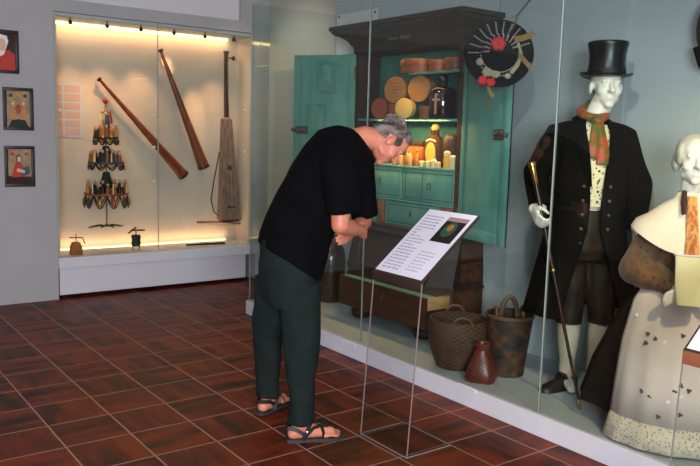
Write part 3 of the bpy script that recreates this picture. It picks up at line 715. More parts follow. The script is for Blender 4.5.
# cornice
def crn(g, z): return [V((4.108, UY0-g*.8, z)), V((UX-g, UY0-g*.8, z)), V((UX-g, UY1+g, z)), V((4.108, UY1+g, z))]
q = MB(); q.loft([crn(.0, 2.245), crn(.012, 2.25), crn(.015, 2.30), crn(.03, 2.315), crn(.05, 2.35), crn(.1, 2.385), crn(.14, 2.40), crn(.145, 2.425), crn(.165, 2.43), crn(.165, 2.462)]); q.build('cornice', 'cornice', cab, 20)
q = MB()
yy = UY0-.1
while yy < UY1+.13:
    q.box((UX-.162, yy, 2.408), (UX-.14, yy+.014, 2.424)); yy += .028
q.build('dentil_row', 'cornice', cab, smooth=False)
c = V((UX-.022, 4.62, 2.322)); q = MB()
r = random.Random(2)
for k in range(9):
    y = c.y+.13-k*.032; hh = r.uniform(.012, .022)
    if k == 4: continue
    q.tube([V((UX-.03-.035*.3, y, c.z)), V((UX-.048, y-.008, c.z+hh)), V((UX-.05, y-.016, c.z+.004))], .0028, 5)
q.build('painted_inscription', 'gold', cab)
# doors opened wide
def door(h, e, z0, z1, label, sgn):
    h, e = V((*h, 0)), V((*e, 0)); d = e-h; L = d.length; d.normalize(); n = V((0, 0, 1)).cross(d); n = n if n.x < 0 else -n
    T = Matrix((d, n, V((0, 0, 1)))).transposed()
    zc = (z0+z1)/2
    dd = MB().obox(h+d*L/2+V((0, 0, zc)), (L, .024, z1-z0), T, .003).build('door', 'teal', cab)
    q = MB()
    for u, v, w_, hh in ((.035, zc, .05, z1-z0-.02), (L-.035, zc, .05, z1-z0-.02), (L/2, z1-.045, L-.12, .07), (L/2, z0+.045, L-.12, .07)):
        q.obox(h+d*u+n*.015+V((0, 0, v)), (w_, .006, hh), T, .002)
    q.build('door_frame', 'teal', dd)
    q = MB(); q.obox(h+d*L/2-n*.016+V((0, 0, zc)), (L, .008, z1-z0), T); q.build('door_outside', 'dark_wood', dd, smooth=False)
    c = h+d*(L-.085)+n*.022+V((0, 0, 1.62))
    q = MB(); q.obox(c, (.115, .01, .07), T, .003); q.obox(c+d*.075, (.05, .012, .03), T, .003); q.tube([c-d*.03+n*.01, c+n*.012, c+d*.085+n*.01], .007, 8); q.ball(c+n*.012-d*.02, (.014,)*3); q.ball(c+n*.008+d*.03+V((0, 0, .02)), (.01,)*3)
    q.fuse('door_lock', 'iron', dd, .004, 1)
    for zz in (z0+.15, z1-.15):
        q = MB(); q.tube([h+n*.014+V((0, 0, zz-.05)), h+n*.014+V((0, 0, zz+.05))], .009, 10); q.build('hinge', 'iron', dd)
    return d, n
door((UX-.006, UY1-.012), (3.56, 5.68), .895, 2.245, 'l', 1)
door((UX-.004, UY0-.022), (3.735, 3.385), .895, 2.245, 'r', -1)

# cabinet contents ---------------------------------------------------------
def round_box(y, z, X, r, h, m, label, axis=(0, 0, 1), lidm=None, marked=False, sx=1, sy=1):
    ax = V(axis).normalized()
    c = V((X, y, z))
    t = thing('bentwood_box', label, 'box', c, 'bentwood boxes in the cabinet')
    MB().lathe([(r*.98, 0), (r*.98, h*.66), (r*.9, h*.66)], c, ax, 28, sx, sy).build('box_body', m, t, 30)
    MB().lathe([(r*.96, h*.6), (r*1.03, h*.6), (r*1.03, h*.985), (r*1.0, h), (r*.02, h)], c, ax, 28, sx, sy).build('lid', lidm or m, t, 30)
    if marked:
        x, y_, z_ = frame(ax)
        q = MB()
        for rr in (r*.88, r*.6):
            q.tube([c+z_*(h+.0005)+x*rr*math.cos(k*PI/12)+y_*rr*math.sin(k*PI/12) for k in range(25)], .002, 5)
        for k in range(3): q.tube([c+z_*(h+.0005)+x*(-.3*r)+y_*(k-1)*r*.25, c+z_*(h+.0005)+x*(.3*r)+y_*(k-1)*r*.25], .0025, 5)
        q.build('burnt_mark', 'chip_mark', t)
    return t
S1, S2, S3 = 2.075, 1.725, 1.365
XB = 3.985
round_box(4.645-.03, S1, 3.99, .118, .105, 'chip', 'largest round bentwood box, leftmost on the top shelf', sx=.75, sy=1.2)
round_box(4.345, S1, 3.99, .078, .085, 'chip', 'small round bentwood box, middle one on the top shelf')
round_box(4.165, S1, 3.99, .08, .09, 'chip', 'small round bentwood box at the right end of the top shelf')
ax = V((-1, -.35, 0))
round_box(4.98, S2+.084, 4.04, .08, .13, 'chip_red', 'reddish bentwood box on its side, leftmost on the middle shelf', (-1, -.2, 0))
round_box(4.80, S2, 4.0, .088, .118, 'chip', 'upright round bentwood box below the branded disc-lidded box', lidm='chip')
round_box(4.615, S2+.079, 3.928, .076, .06, 'chip_yellow', 'bright yellow round box standing on its side on the middle shelf', ax, marked=False)
round_box(4.475, S2, 4.02, .075, .1, 'chip', 'short round bentwood box between yellow box and dark bottle')
round_box(4.83, S2+.119+.104, 4.05, .1, .11, 'chip', 'disc-lidded box with burnt ring marks resting on other boxes at left', (-1, -.3, .05), 'chip_light', True)
round_box(4.575, S2+.118+.11, 4.07, .098, .1, 'chip_light', 'plain pale disc-lidded box resting above the bright yellow box', (-1, -.3, .05), 'chip_light')
# dark bottle with cross
c = V((3.985, 4.285, S2))
t = thing('apothecary_bottle', 'dark red-brown square-shouldered bottle with a pale cross', 'bottle', c)
MB().lathe([(.09, 0), (.098, .01), (.098, .2), (.085, .225), (.035, .245), (.032, .27), (.04, .272)], c, n=28).build('body', 'bottle_dark', t, 50)
MB().lathe([(.028, .265), (.036, .28), (.036, .315), (.03, .325), (.001, .327)], c, n=20).build('stopper', 'bottle_dark', t)
dv = V((-.96, -.28, 0)).normalized(); side = V((0, 0, 1)).cross(dv)
q = MB(); T = rot_from(dv, side, V((0, 0, 1))); q.obox(c+dv*.098+V((0, 0, .11)), (.004, .018, .15), T); q.obox(c+dv*.098+V((0, 0, .14)), (.0042, .064, .018), T); q.build('cross', 'bottle_cross', t, smooth=False)
def small_bottle(y, X, z, r, h, m, label, stop='cork', name='glass_bottle', lab=False, cat='bottle'):
    c = V((X, y, z)); t = thing(name, label, cat, c, 'small apothecary vessels in the cabinet')
    MB().lathe([(r*.9, 0), (r, .005), (r, h*.62), (r*.8, h*.72), (r*.42, h*.8), (r*.42, h*.9), (r*.5, h*.92)], c, n=20).build('body', m, t, 50)
    if stop == 'ball': MB().ball(c+V((0, 0, h*.99)), (r*.4, r*.4, r*.42)).build('stopper', 'pale_glass', t)
    else: MB().lathe([(r*.36, h*.88), (r*.42, h), (r*.01, h)], c, n=14).build('stopper', stop, t)
    if lab:
        dv = V((-.9, -.4, 0)).normalized(); sd = V((0, 0, 1)).cross(dv)
        q = MB(); q.prism([(r*.5*math.cos(k*PI/10), h*.27*math.sin(k*PI/10)) for k in range(20)], c+dv*(r*1.0)+V((0, 0, h*.36)), sd, (0, 0, 1), dv, .004); q.build('label', 'label_yellow', t, smooth=False)
    return t
small_bottle(4.06, 4.02, S2, .055, .22, 'pale_glass', 'clear greyish bottle half hidden beside the right post, middle shelf')
c = V((4.0, 4.55, S3))
t = thing('glass_jar', 'big square amber jar on the lower shelf behind small vials', 'jar', c)
q = MB(); q.box((3.95, 4.45, S3+.001), (4.08, 4.66, S3+.15), .02); q.build('body', 'amber', t)
q = MB(); q.box((3.97, 4.48, S3+.15), (4.06, 4.63, S3+.19), .012); q.build('lid', 'amber_dark', t)
small_bottle(4.345, 3.98, S3, .078, .3, 'amber_dark', 'round-bellied brown bottle with yellow oval label and ball stopper', 'ball', lab=True)
c = V((4.005, 4.165, S3))
t = thing('dark_cask', 'dark brown bulging cask behind the white pots, lower shelf right', 'cask', c)
MB().lathe([(.07, 0), (.08, .05), (.085, .12), (.08, .2), (.065, .24), (.03, .25)], c, n=24).build('body', 'dark_wood', t)
MB().lathe([(.079, .045), (.084, .05), (.085, .065), (.081, .066)], c, n=24, cap=(False, False)).build('hoop', 'iron', t)
nth = ('first', 'second', 'third', 'fourth', 'fifth', 'sixth', 'seventh', 'eighth')
for k, (y, X, h) in enumerate(((4.70, 3.93, .1), (4.645, 3.905, .11), (4.585, 3.92, .12), (4.53, 3.90, .115), (4.475, 3.92, .13))):
    small_bottle(y, X, S3, .024, h, ('amber', 'pale_glass', 'amber', 'pale_glass', 'amber')[k], f'amber glass vial before the big jar, {nth[k]} from the left', name='glass_vial', cat='vial')
def pot(y, X, r, h, m, label, base=None):
    c = V((X, y, base if base is not None else S3)); t = thing('ointment_pot', label, 'pot', c, 'ointment pots on the lower shelf')
    MB().lathe([(r*.9, 0), (r, h*.1), (r*.93, h*.6), (r, h*.74), (r*.8, h*.76)], c, n=18).build('body', m, t)
    MB().lathe([(r*1.02, h*.74), (r*1.02, h*.9), (r*.4, h), (r*.01, h)], c, n=18).build('lid', 'ivory', t)
for k, (y, X, r, h) in enumerate(((4.385, 3.89, .023, .05), (4.32, 3.89, .024, .048), (4.255, 3.895, .022, .06), (4.2, 3.885, .024, .048))):
    pot(y, X, r, h, 'ivory', f'small ivory lidded pot at the shelf front, {nth[k]} from the left')
pot(4.115, 3.897, .026, .13, 'label_yellow', 'taller yellowish pot in front of the dark cask')
pot(4.055, 3.9, .027, .1, 'ivory', 'ivory pot nearest the right post, lower shelf')
small_bottle(4.02, 3.955, S3, .033, .2, 'amber', 'slender amber bottle leaning near the right post, lower shelf')

# lamps inside the cabinet
def area(name, loc, size, power, col, to=None, sy=None):
    l = bpy.data.lights.new(name, 'AREA'); l.energy = power; l.color = lin(col); l.size = size
    if sy: l.shape = 'RECTANGLE'; l.size_y = sy
    o = bpy.data.objects.new(name, l); COL.objects.link(o); o.location = V(loc)
    if to is not None: o.rotation_euler = (V(to)-V(loc)).to_track_quat('-Z', 'Y').to_euler()
    return o
def spot(name, loc, to, power, ang, col, blend=.6, size=.04):
    l = bpy.data.lights.new(name, 'SPOT'); l.energy = power; l.spot_size = math.radians(ang); l.spot_blend = blend; l.color = lin(col); l.shadow_soft_size = size
    o = bpy.data.objects.new(name, l); COL.objects.link(o); o.location = V(loc)
    o.rotation_euler = (V(to)-V(loc)).to_track_quat('-Z', 'Y').to_euler(); return o

# jug, stick, baskets ------------------------------------------------------
c = V((3.86, 5.5, ZP))
t = thing('stoneware_jug', 'tall dark brown glazed jug between the man and the cabinet', 'jug', c)
MB().lathe([(.085, 0), (.1, .01), (.108, .1), (.128, .25), (.132, .38), (.115, .47), (.075, .53), (.055, .56), (.06, .585), (.05, .585), (.045, .55)], c, n=32).build('body', 'jug', t)
q = MB(); q.tube([c+V((-.03, -.06, .565)), c+V((-.06, -.125, .56)), c+V((-.075, -.15, .5)), c+V((-.06, -.125, .43))], [.014, .015, .014, .012], 10); q.build('handle', 'jug', t)
a = onZ(324, 302, ZP)
q = MB(); q.tube([a, a+V((.03, -.005, .2)), a+V((.1, 0, .42))], [.022, .02, .018], 10)
tag(recenter(q.build('wooden_stave', 'olive_wood'), a), 'short olive-brown wooden stave leaning against the dark jug', 'stave')

c = V((3.47, 3.49, ZP))
t = thing('woven_basket', 'wide brown woven basket with two rim handles beside the cabinet', 'basket', c)
MB().lathe([(.125, 0), (.135, .004), (.165, .08), (.19, .17), (.2, .24), (.195, .30), (.19, .318), (.178, .318), (.182, .28), (.175, .18), (.13, .03), (.01, .025)], c, n=36).build('body', 'basket', t)
vd = V((.6, .8, 0)); sd = V((.8, -.6, 0))
for s in (-1, 1):
    q = MB(); q.tube([c+vd*s*.185+sd*(.06*math.cos(k*PI/8))+V((0, 0, .305+.055*math.sin(k*PI/8))) for k in range(9)], .008, 8); q.build('handle', 'handle_cane', t)
c = V((3.395, 3.2, ZP))
t = thing('wicker_vase', 'small red-brown wicker vase with square base at platform front', 'vase', c)
def sq(r, z, k): # rounded square to round section
    out = []
    for i in range(28):
        a = 2*PI*i/28; ca, sa = math.cos(a), math.sin(a); m_ = max(abs(ca), abs(sa)); rr = r*lerp(1, min(1/m_, 1.2), k)
        out.append(c+V((rr*math.cos(a+.6), rr*math.sin(a+.6), z)))
    return out
q = MB(); q.loft([sq(.085, 0, 1), sq(.094, .02, 1), sq(.088, .07, .8), sq(.066, .14, .35), sq(.046, .185, 0), sq(.044, .2, 0), sq(.052, .225, 0), sq(.046, .228, 0), sq(.036, .19, 0), sq(.05, .05, 0)]); q.build('body', 'vase', t)
MB().lathe([(.05, .224), (.054, .229), (.05, .234), (.045, .229)], c, n=24, cap=(False, False)).build('rim', 'vase', t)
c = V((3.63, 3.205, ZP))
t = thing('bark_bucket', 'tall tapering brown and black bark bucket with hoop handles', 'bucket', c)
MB().lathe([(.098, 0), (.104, .004), (.12, .15), (.142, .34), (.148, .385), (.139, .385), (.134, .33), (.095, .02), (.01, .02)], c, n=36).build('body', 'basket_dark', t)
MB().lathe([(.146, .365), (.152, .37), (.153, .388), (.147, .392), (.14, .388)], c, n=36, cap=(False, False)).build('rim', 'handle_cane', t)
for off, hh, w_, s in ((0, .13, .05, 0), (.075, .07, .035, 1), (-.075, .06, .035, -1)):
    q = MB(); b0 = c+vd*(.02)+sd*(-.0+off*1.1)
    q.tube([b0+(sd if s == 0 else vd)*(w_*math.cos(k*PI/10))+V((0, 0, .36+hh*math.sin(k*PI/10))) for k in range(11)], [.016 if s == 0 else .011]*11, 8); q.build('handle', 'handle_cane', t)

# folk hat hanging before the right door ------------------------------------
hc = onX(499, 53.5, 3.54)
hn = (EYE-hc); hn = (hn.normalized()+V((.1, -.12, .12))).normalized()
hx, hy, hz = frame(hn)    # hx horizontal, hy vertical-ish
if hy.z < 0: hx, hy = -hx, -hy
t = thing('folk_hat', 'round black folk hat with red flowers and beads, hung at the cabinet corner', 'hat', hc-hy*.2)
R_ = .203
q = MB(); q.lathe([(R_*.98, -.012), (R_*1.02, 0), (R_*.99, .012), (R_*.62, .014), (R_*.56, .03), (R_*.5, .065), (R_*.3, .08), (.001, .083)], hc, hn, 40, 1.02, .98); q.build('brim_and_crown', 'black_cloth', t)
def hp(u, v, h=0): return hc+hx*u+hy*v+hn*h
if hx.dot(cr) < 0: hx = -hx
def hth(u, v):
    r = math.hypot(u, v)/R_
    return .014 if r > .62 else (.03 if r > .56 else (.066 if r > .45 else .08))
for k in range(11):
    a = math.radians(20+k*16); q = MB()
    for j in range(9):
        rr = .075+j*.0135; u, v = rr*math.cos(a), rr*math.sin(a); q.ball(hp(u, v, hth(u, v)+.003), (.0058,)*3, nu=6, nv=4)
    q.build('bead_row', 'bead', t)
for a0, a1, rr in ((190, 350, .115), (200, 345, .135)):
    q = MB()
    for k in range(22):
        a = math.radians(lerp(a0, a1, k/21)); u, v = rr*math.cos(a), rr*math.sin(a); q.ball(hp(u, v, hth(u, v)+.004), (.0062,)*3, nu=6, nv=4)
    q.build('bead_row', 'bead', t)
def flower(u, v, r, nm, m):
    q = MB(); h = hth(u, v)
    for k in range(6):
        a = k*PI/3; q.ball(hp(u+r*.55*math.cos(a), v+r*.55*math.sin(a), h+.012), (r*.5, r*.5, r*.4), nu=10, nv=6)
    q.ball(hp(u, v, h+.02), (r*.4,)*3, nu=10, nv=6); q.fuse(nm, m, t, .004, 1)
flower(-.02, .045, .046, 'red_flower', 'red_flower'); flower(-.095, -.165, .032, 'red_flower', 'red_flower'); flower(-.045, -.175, .03, 'red_flower', 'red_flower')
flower(-.07, -.115, .034, 'dried_flower', 'tuft'); flower(-.02, -.125, .03, 'dried_flower', 'tuft'); flower(.055, -.135, .022, 'dried_flower', 'bead'); flower(-.115, -.055, .026, 'dried_flower', 'tuft')
def ribbon(pts, wd, nm, m):
    P = [hp(*p) for p in pts]; q = MB(); rings = []
    for i, p in enumerate(P):
        d = (P[min(i+1, len(P)-1)]-P[max(i-1, 0)]).normalized(); s = d.cross(hn).normalized()*wd
        rings.append([p+s, p-s, p-s-hn*.002, p+s-hn*.002])
    q.loft(rings); q.build(nm, m, t)
ribbon([(.08, .08, .05), (.13, .09, .03), (.18, .11, .02), (.2, .13, .015)], .018, 'gold_ribbon', 'gold_ribbon')
ribbon([(.09, .0, .06), (.14, -.03, .03), (.19, -.08, .02)], .014, 'gold_ribbon', 'gold_ribbon')
ribbon([(.1, .06, .045), (.125, .0, .03), (.11, -.07, .03), (.07, -.12, .04)], .012, 'lace_ribbon', 'tuft')
ribbon([(-.06, -.18, .02), (-.05, -.22, .0), (-.02, -.26, -.01)], .01, 'gold_ribbon', 'gold_ribbon')
q = MB(); q.tube([hp(.0, .06, .07), hp(.07, .15, .04), hp(.1, .23, .02), hp(.16, .31, .02), hp(.2, .42, .01), hp(.27, .56, 0)], [.003, .004, .006, .006, .006, .004], 6); q.tube([hp(.16, .31, .02), hp(.205, .33, .03)], .003, 5); q.tube([hp(.1, .23, .02), hp(.06, .21, .03)], .003, 5); q.build('twig', 'sprig', t)
q = MB(); q.tube([hp(.195+.022*math.cos(k*PI/8), -.075+.022*math.sin(k*PI/8), .01) for k in range(17)], .003, 6); q.build('wire_loop', 'bead', t)
q = MB(); a = hp(0, 0, -.012); q.tube([a, a-hn*.03+V((0, 0, .02)), V((a.x, a.y, a.z+.3))-hn*.04, V((a.x-hn.x*.04, a.y-hn.y*.04, 3.299))], .0015, 6); q.build('hanging_wire', 'black_metal', t)
# dried sprig hanging on the right door
a = V((3.775, 3.62, 2.08))
q = MB(); q.tube([a, a+V((0, -.01, -.2)), a+V((0, .0, -.26)), a+V((0, .01, -.3))], [.003, .004, .013, .006], 6); q.tube([a+V((0, -.005, -.02)), a+V((-.01, -.03, -.05)), a+V((-.01, -.05, -.08))], [.003, .008, .004], 6)
tag(recenter(q.build('hanging_tag', 'gold_ribbon'), a+V((0, 0, -.3))), 'thin brownish ribbon hanging below the folk hat on the right door', 'ribbon')

# wall sheet behind the cabinet cornice, mask at the right edge
t = thing('wall_text_sheet', 'pale text sheet on the wall above the cabinet left corner', 'text panel', (XW, 5.6, 2.3))
MB().box((XW-.008, 5.27, 2.3), (XW-.002, 5.86, 2.655)).build('sheet', 'case_white', t, smooth=False)
for y, z in ((5.825, 2.635), (5.3, 2.625)): MB().lathe([(.011, 0), (.009, -.006), (.001, -.007)], (XW-.008, y, z), (1, 0, 0), 12).build('screw', 'black_metal', t)
c = V((XW-.07, 2.225, 2.215))
t = thing('carved_wall_item', 'dark brown carved wooden piece hanging at top right picture edge', 'carving', c-V((0, 0, .15)))
q = MB(); q.ball(c, (.07, .14, .19)); q.ball(c+V((-.06, .0, .0)), (.035, .03, .05)); q.ball(c+V((-.045, .05, .07)), (.03, .04, .02)); q.fuse('carved_face', 'mask', t, .008, 4)
q = MB(); q.tube([c+V((-.02, .12, -.1)), c+V((-.02, .08, -.19)), c+V((-.03, 0, -.23))], [.02, .025, .01], 8); q.build('chin_fringe', 'black_cloth', t)

# ------------------------------------------------------------------ figures
def head(mb, c, rt, fw, up, s=1.0):
    """adds a head with features to mb; c = middle, rt/fw/up axes"""
    R = rot_from(rt, fw, up)
    def P(x, y, z): return c + R @ V((x*s, y*s, z*s))
    def B(x, y, z, a, b_, c_): mb.ball(P(x, y, z), (a*s, b_*s, c_*s), R, 18, 12)
    B(0, -.012, .04, .076, .096, .083); B(0, .03, -.042, .058, .062, .064); B(0, .068, -.092, .026, .022, .022)
    B(0, .045, .05, .06, .05, .05)
    B(0, .042, -.005, .062, .048, .07); B(0, .05, -.06, .045, .042, .04)
    for x in (-1, 1):
        B(x*.037, .06, -.025, .026, .025, .026); B(x*.078, -.008, -.008, .01, .02, .033); B(x*.031, .081, .005, .013, .008, .007); B(x*.032, .084, .024, .022, .01, .008)
        B(x*.012, .1, -.026, .009, .011, .008); B(x*.045, .02, -.065, .018, .03, .02)
    mb.cap([P(0, .09, .02), P(0, .104, -.005), P(0, .115, -.024)], [.011*s, .013*s, .0155*s], 10)
    B(0, .086, -.055, .022, .012, .006); B(0, .086, -.066, .019, .011, .006)
    return P, R
def hand(mb, w, dv, nv, thumb, curl=.6, s=1.0):
    """hand at wrist w: dv along the palm, nv palm normal (fingers close towards it), thumb = side vector"""
    dv, nv, th = V(dv).normalized(), V(nv).normalized(), V(thumb).normalized()
    k = w+dv*.085*s
    mb.obox(w+dv*.048*s, (.088*s, .076*s, .026*s), rot_from(dv, th, nv), .01*s)
    for off, L in ((.03, .072), (.01, .082), (-.01, .076), (-.029, .06)):
        p = w+dv*.03*s+th*off*s*.8; q_ = k+th*off*s; pts = [p, q_]; a = curl*.5; d = dv
        for seg in (.45, .32, .25):
            d = (dv*math.cos(a)+nv*math.sin(a)); q_ = q_+d*L*seg*s; pts.append(q_); a += curl
        mb.cap(pts, [.011*s, .0098*s, .0092*s, .0085*s, .0075*s], 8)
    p = w+dv*.02*s+th*.025*s
    mb.cap([p, p+dv*.028*s+th*.028*s+nv*.008*s, p+dv*.056*s+th*.036*s+nv*.026*s, p+dv*.074*s+th*.026*s+nv*.042*s], [.015*s, .0125*s, .0105*s, .009*s], 8)

# ---- the bending visitor
MC = V((2.2, 3.45, 0)); MD = V((.94, -.34, 0)).normalized(); ML = V((.34, .94, 0)).normalized(); UP = V((0, 0, 1))
def mp(x, y, off=0): return on(x, y, ML, ML.dot(MC)+off)
man = thing('person', 'person in black t-shirt and dark trousers bending toward the vitrine, wearing sandals', 'person', (2.2, 3.45, 0))
bod = MB()
hcen = mp(388, 141.5, 0)
hu = (mp(407, 130) - hcen).normalized(); hf = (mp(399, 162)-hcen); hf = (hf-hu*hf.dot(hu)).normalized(); hr = hf.cross(hu)
Ph, Rh = head(bod, hcen, hr, hf, hu, 1.02)
pel, wst, chs, nck = mp(291, 262), mp(303, 225), mp(333, 168), mp(352, 140)
bod.cap([pel, wst, lerp(wst, chs, .5), chs], [.14, .13, .135, .13], 16)
bod.cap([mp(345, 155), nck, mp(364, 137), mp(378, 140)], [.07, .066, .06, .062], 16)
def limb(pts, rad): bod.cap(pts, rad, 14)
# right arm (near), folded in front
rs, re, rh = mp(343, 156, -.165), mp(340, 225, -.235), mp(361, 231, .02)
limb([mp(347, 150, -.06), rs], [.06, .06])
limb([rs, lerp(rs, re, .5), lerp(rs, re, .85), re], [.06, .056, .05, .046]); limb([re, lerp(re, rh, .35), lerp(re, rh, .95)], [.046, .047, .031])
ls, le, lh = mp(355, 158, .165), mp(364, 222, .2), mp(350, 233, -.02)
limb([mp(350, 152, .06), ls], [.06, .06])
limb([ls, lerp(ls, le, .5), le], [.06, .056, .045]); limb([le, lerp(le, lh, .35), lerp(le, lh, .95)], [.045, .046, .03])
fd = (rh-re).normalized(); hand(bod, lerp(re, rh, .95), fd, -MD, V((0, 0, 1)), .3)
fd2 = (lh-le).normalized(); hand(bod, lerp(le, lh, .95), fd2, -MD, V((0, 0, 1)), .3)
# legs
hipR, knR, anR = mp(300, 288, -.1), mp(301, 350, -.17), mp(303, 423, -.226)
hipL, knL, anL = mp(277, 284, .1), mp(269, 340, .19), mp(268, 402, .235)
for a, k_, e in ((hipR, knR, anR), (hipL, knL, anL)):
    limb([a, lerp(a, k_, .5), k_, lerp(k_, e, .35), e], [.085, .075, .055, .056, .04])
feet = []
for an, fdv in ((anR, V((.93, -.36, 0)).normalized()), (anL, V((.90, .42, 0)).normalized())):
    fl_ = V((-fdv.y, fdv.x, 0)); g = V((an.x, an.y, 0)); feet.append((g, fdv, fl_)); g = g-UP*.004
    bod.cap([an, g-fdv*.045+UP*.05], [.04, .034]); bod.cap([g-fdv*.05+UP*.047, g+fdv*.06+UP*.052, g+fdv*.15+UP*.04], [.032, .035, .027])
    bod.cap([an-UP*.01, g+fdv*.06+UP*.055], [.036, .032])
    for j in range(5):
        o_ = (j-2)*.017; sg = -1 if an is anR else 1   # big toe on the inside
        k2 = j if an is anR else 4-j
        L = (.052, .05, .046, .04, .034)[4-k2]; r = (.013, .0095, .009, .0085, .008)[4-k2]
        p = g+fdv*.15+fl_*o_+UP*.034
        bod.cap([p-fdv*.04, p, p+fdv*L-UP*.012], [.014, r*1.1, r], 8)
body = bod.fuse('body', 'skin', man, .006, 4)
# hair: cap over the crown and the back of the head
q = MB(); q.ball(Ph(0, -.028, .05), (.081, .089, .08), Rh); q.ball(Ph(0, -.06, .0), (.07, .062, .062), Rh); q.ball(Ph(0, .02, .085), (.066, .065, .045), Rh)
for sx in (-1, 1): q.ball(Ph(sx*.068, .012, .028), (.014, .03, .03), Rh)
rr_ = random.Random(4)
for k in range(60):
    a, e = rr_.uniform(0, 2*PI), rr_.uniform(-.2, 1.2)
    x, y, z = .08*math.cos(a)*math.cos(e), -.03+.092*math.sin(a)*math.cos(e), .05+.08*math.sin(e)
    if y > .03 and z < .09: continue
    q.ball(Ph(x, y, z), (.009, .014, .009), Rh, 8, 6)
q.fuse('hair', 'hair', man, .005, 2)
for sx in (-1, 1):
    MB().ball(Ph(sx*.032, .0955, .029), (.02, .005, .005), Rh, 12, 8).build('eyebrow', 'brow', man)
    MB().ball(Ph(sx*.031, .0865, .005), (.01, .006, .0035), Rh, 12, 8).build('eye', 'eye', man)
# T-shirt
def ring(bk, fr, w_, n=28, pw=2.3, inset=.9):
    a, c_ = mp(*bk), mp(*fr); cen = (a+c_)/2; h = (a-c_)/2*inset
    out = []
    for k in range(n):
        t_ = 2*PI*k/n; ct, st = math.cos(t_), math.sin(t_)
        out.append(cen + h*(abs(ct)**(2/pw))*(1 if ct > 0 else -1) + ML*w_*(abs(st)**(2/pw))*(1 if st > 0 else -1))
    return out
q = MB()
q.loft([ring((256, 241), (321, 282), .205), ring((257, 234), (325, 268), .208), ring((264, 214), (334, 240), .205), ring((276, 188), (346, 214), .2), ring((289, 163), (360, 196), .205), ring((303, 142), (369, 181), .205), ring((318, 128), (373, 170), .19), ring((335, 123.5), (374, 163), .155), ring((347, 126), (372, 157), .095), ring((353, 131), (368, 152), .07)])
q.cap([mp(343, 149, -.13), mp(340, 163, -.2), mp(341, 190, -.235)], [.085, .098, .092], 16)
q.tube([mp(341, 185, -.235), mp(342.5, 213, -.238)], [.09, .088], 16)
q.cap([mp(352, 150, .12), mp(357, 165, .19), mp(361, 190, .205)], [.085, .096, .09], 16)
q.tube([mp(360, 185, .205), mp(365, 217, .205)], [.088, .08], 16)
q.fuse('t_shirt', 'tshirt', man, .0085, 3, disp=.012, dscale=7)
# trousers
q = MB()
q.loft([ring((257, 236), (322, 272), .185), ring((256, 262), (321, 288), .2), ring((257, 285), (320, 300), .2), ring((259, 300), (318, 312), .185)])
def legtube(a, k_, e, rs_):
    end = e+V((0, 0, -.055)); pts = [a, lerp(a, k_, .5), k_, lerp(k_, e, .5), lerp(k_, e, .88), end]; q.tube(pts, rs_, 18)
legtube(mp(300, 285, -.09), mp(300.5, 350, -.165), mp(302, 413, -.226), [.12, .11, .092, .077, .069, .075])
legtube(mp(277, 282, .09), mp(268.5, 336, .19), mp(267, 386, .235), [.125, .105, .088, .074, .066, .069])
q.fuse('trousers', 'pants', man, .0085, 3, disp=.016, dscale=10)
# sandals
for g, fdv, fl_ in feet:
    def S(u, v, z): return g+fdv*u+fl_*v+UP*z
    outl = [(-.095, 0), (-.086, .028), (-.04, .04), (.04, .038), (.12, .053), (.18, .05), (.215, .027), (.225, 0), (.215, -.027), (.18, -.05), (.12, -.053), (.04, -.038), (-.04, -.04), (-.086, -.028)]
    sd_ = MB().prism(outl, g+UP*.001, fdv, fl_, UP, .016).build('sandal', 'sole', man)
    q = MB(); q.prism([(a*.97, b_*.95) for a, b_ in outl], g+UP*.0172, fdv, fl_, UP, .004); q.build('insole', 'sandal', sd_)
    def strap(pts, wd):
        P_ = [S(*p_) for p_ in pts]; rings = []
        for i, p_ in enumerate(P_):
            d_ = (P_[min(i+1, len(P_)-1)]-P_[max(i-1, 0)]).normalized(); cen = g+fdv*.05+UP*.03; nn = (p_-cen); nn = (nn-d_*nn.dot(d_)).normalized(); s_ = d_.cross(nn).normalized()*wd
            rings.append([p_+s_, p_-s_, p_-s_+nn*.004, p_+s_+nn*.004])
        MB().loft(rings).build('strap', 'sandal', sd_)
    strap([(.1, -.046, .02), (.1, -.043, .05), (.095, -.02, .075), (.09, .02, .076), (.09, .042, .05), (.09, .046, .02)], .012)
    strap([(.14, .0, .03), (.13, 0, .07), (.09, 0, .082), (.05, .03, .08), (.02, .044, .05), (.0, .042, .02)], .008)
    strap([(.13, 0, .07), (.09, -.02, .08), (.05, -.034, .076), (.02, -.046, .05), (.0, -.042, .02)], .008)
    strap([(.01, -.042, .04), (-.04, -.042, .075), (-.083, -.02, .08), (-.088, 0, .08), (-.083, .02, .08), (-.04, .042, .075), (.01, .042, .04)], .01)
    strap([(-.005, -.046, .02), (.015, -.046, .06), (.03, -.038, .1), (.035, 0, .112), (.03, .038, .1), (.015, .046, .06), (-.005, .046, .02)], .011)
    for sv in (-1, 1): MB().obox(S(.02, sv*.05, .06), (.022, .004, .016), rot_from(fdv, fl_, UP), .001).build('buckle', 'chrome', sd_)

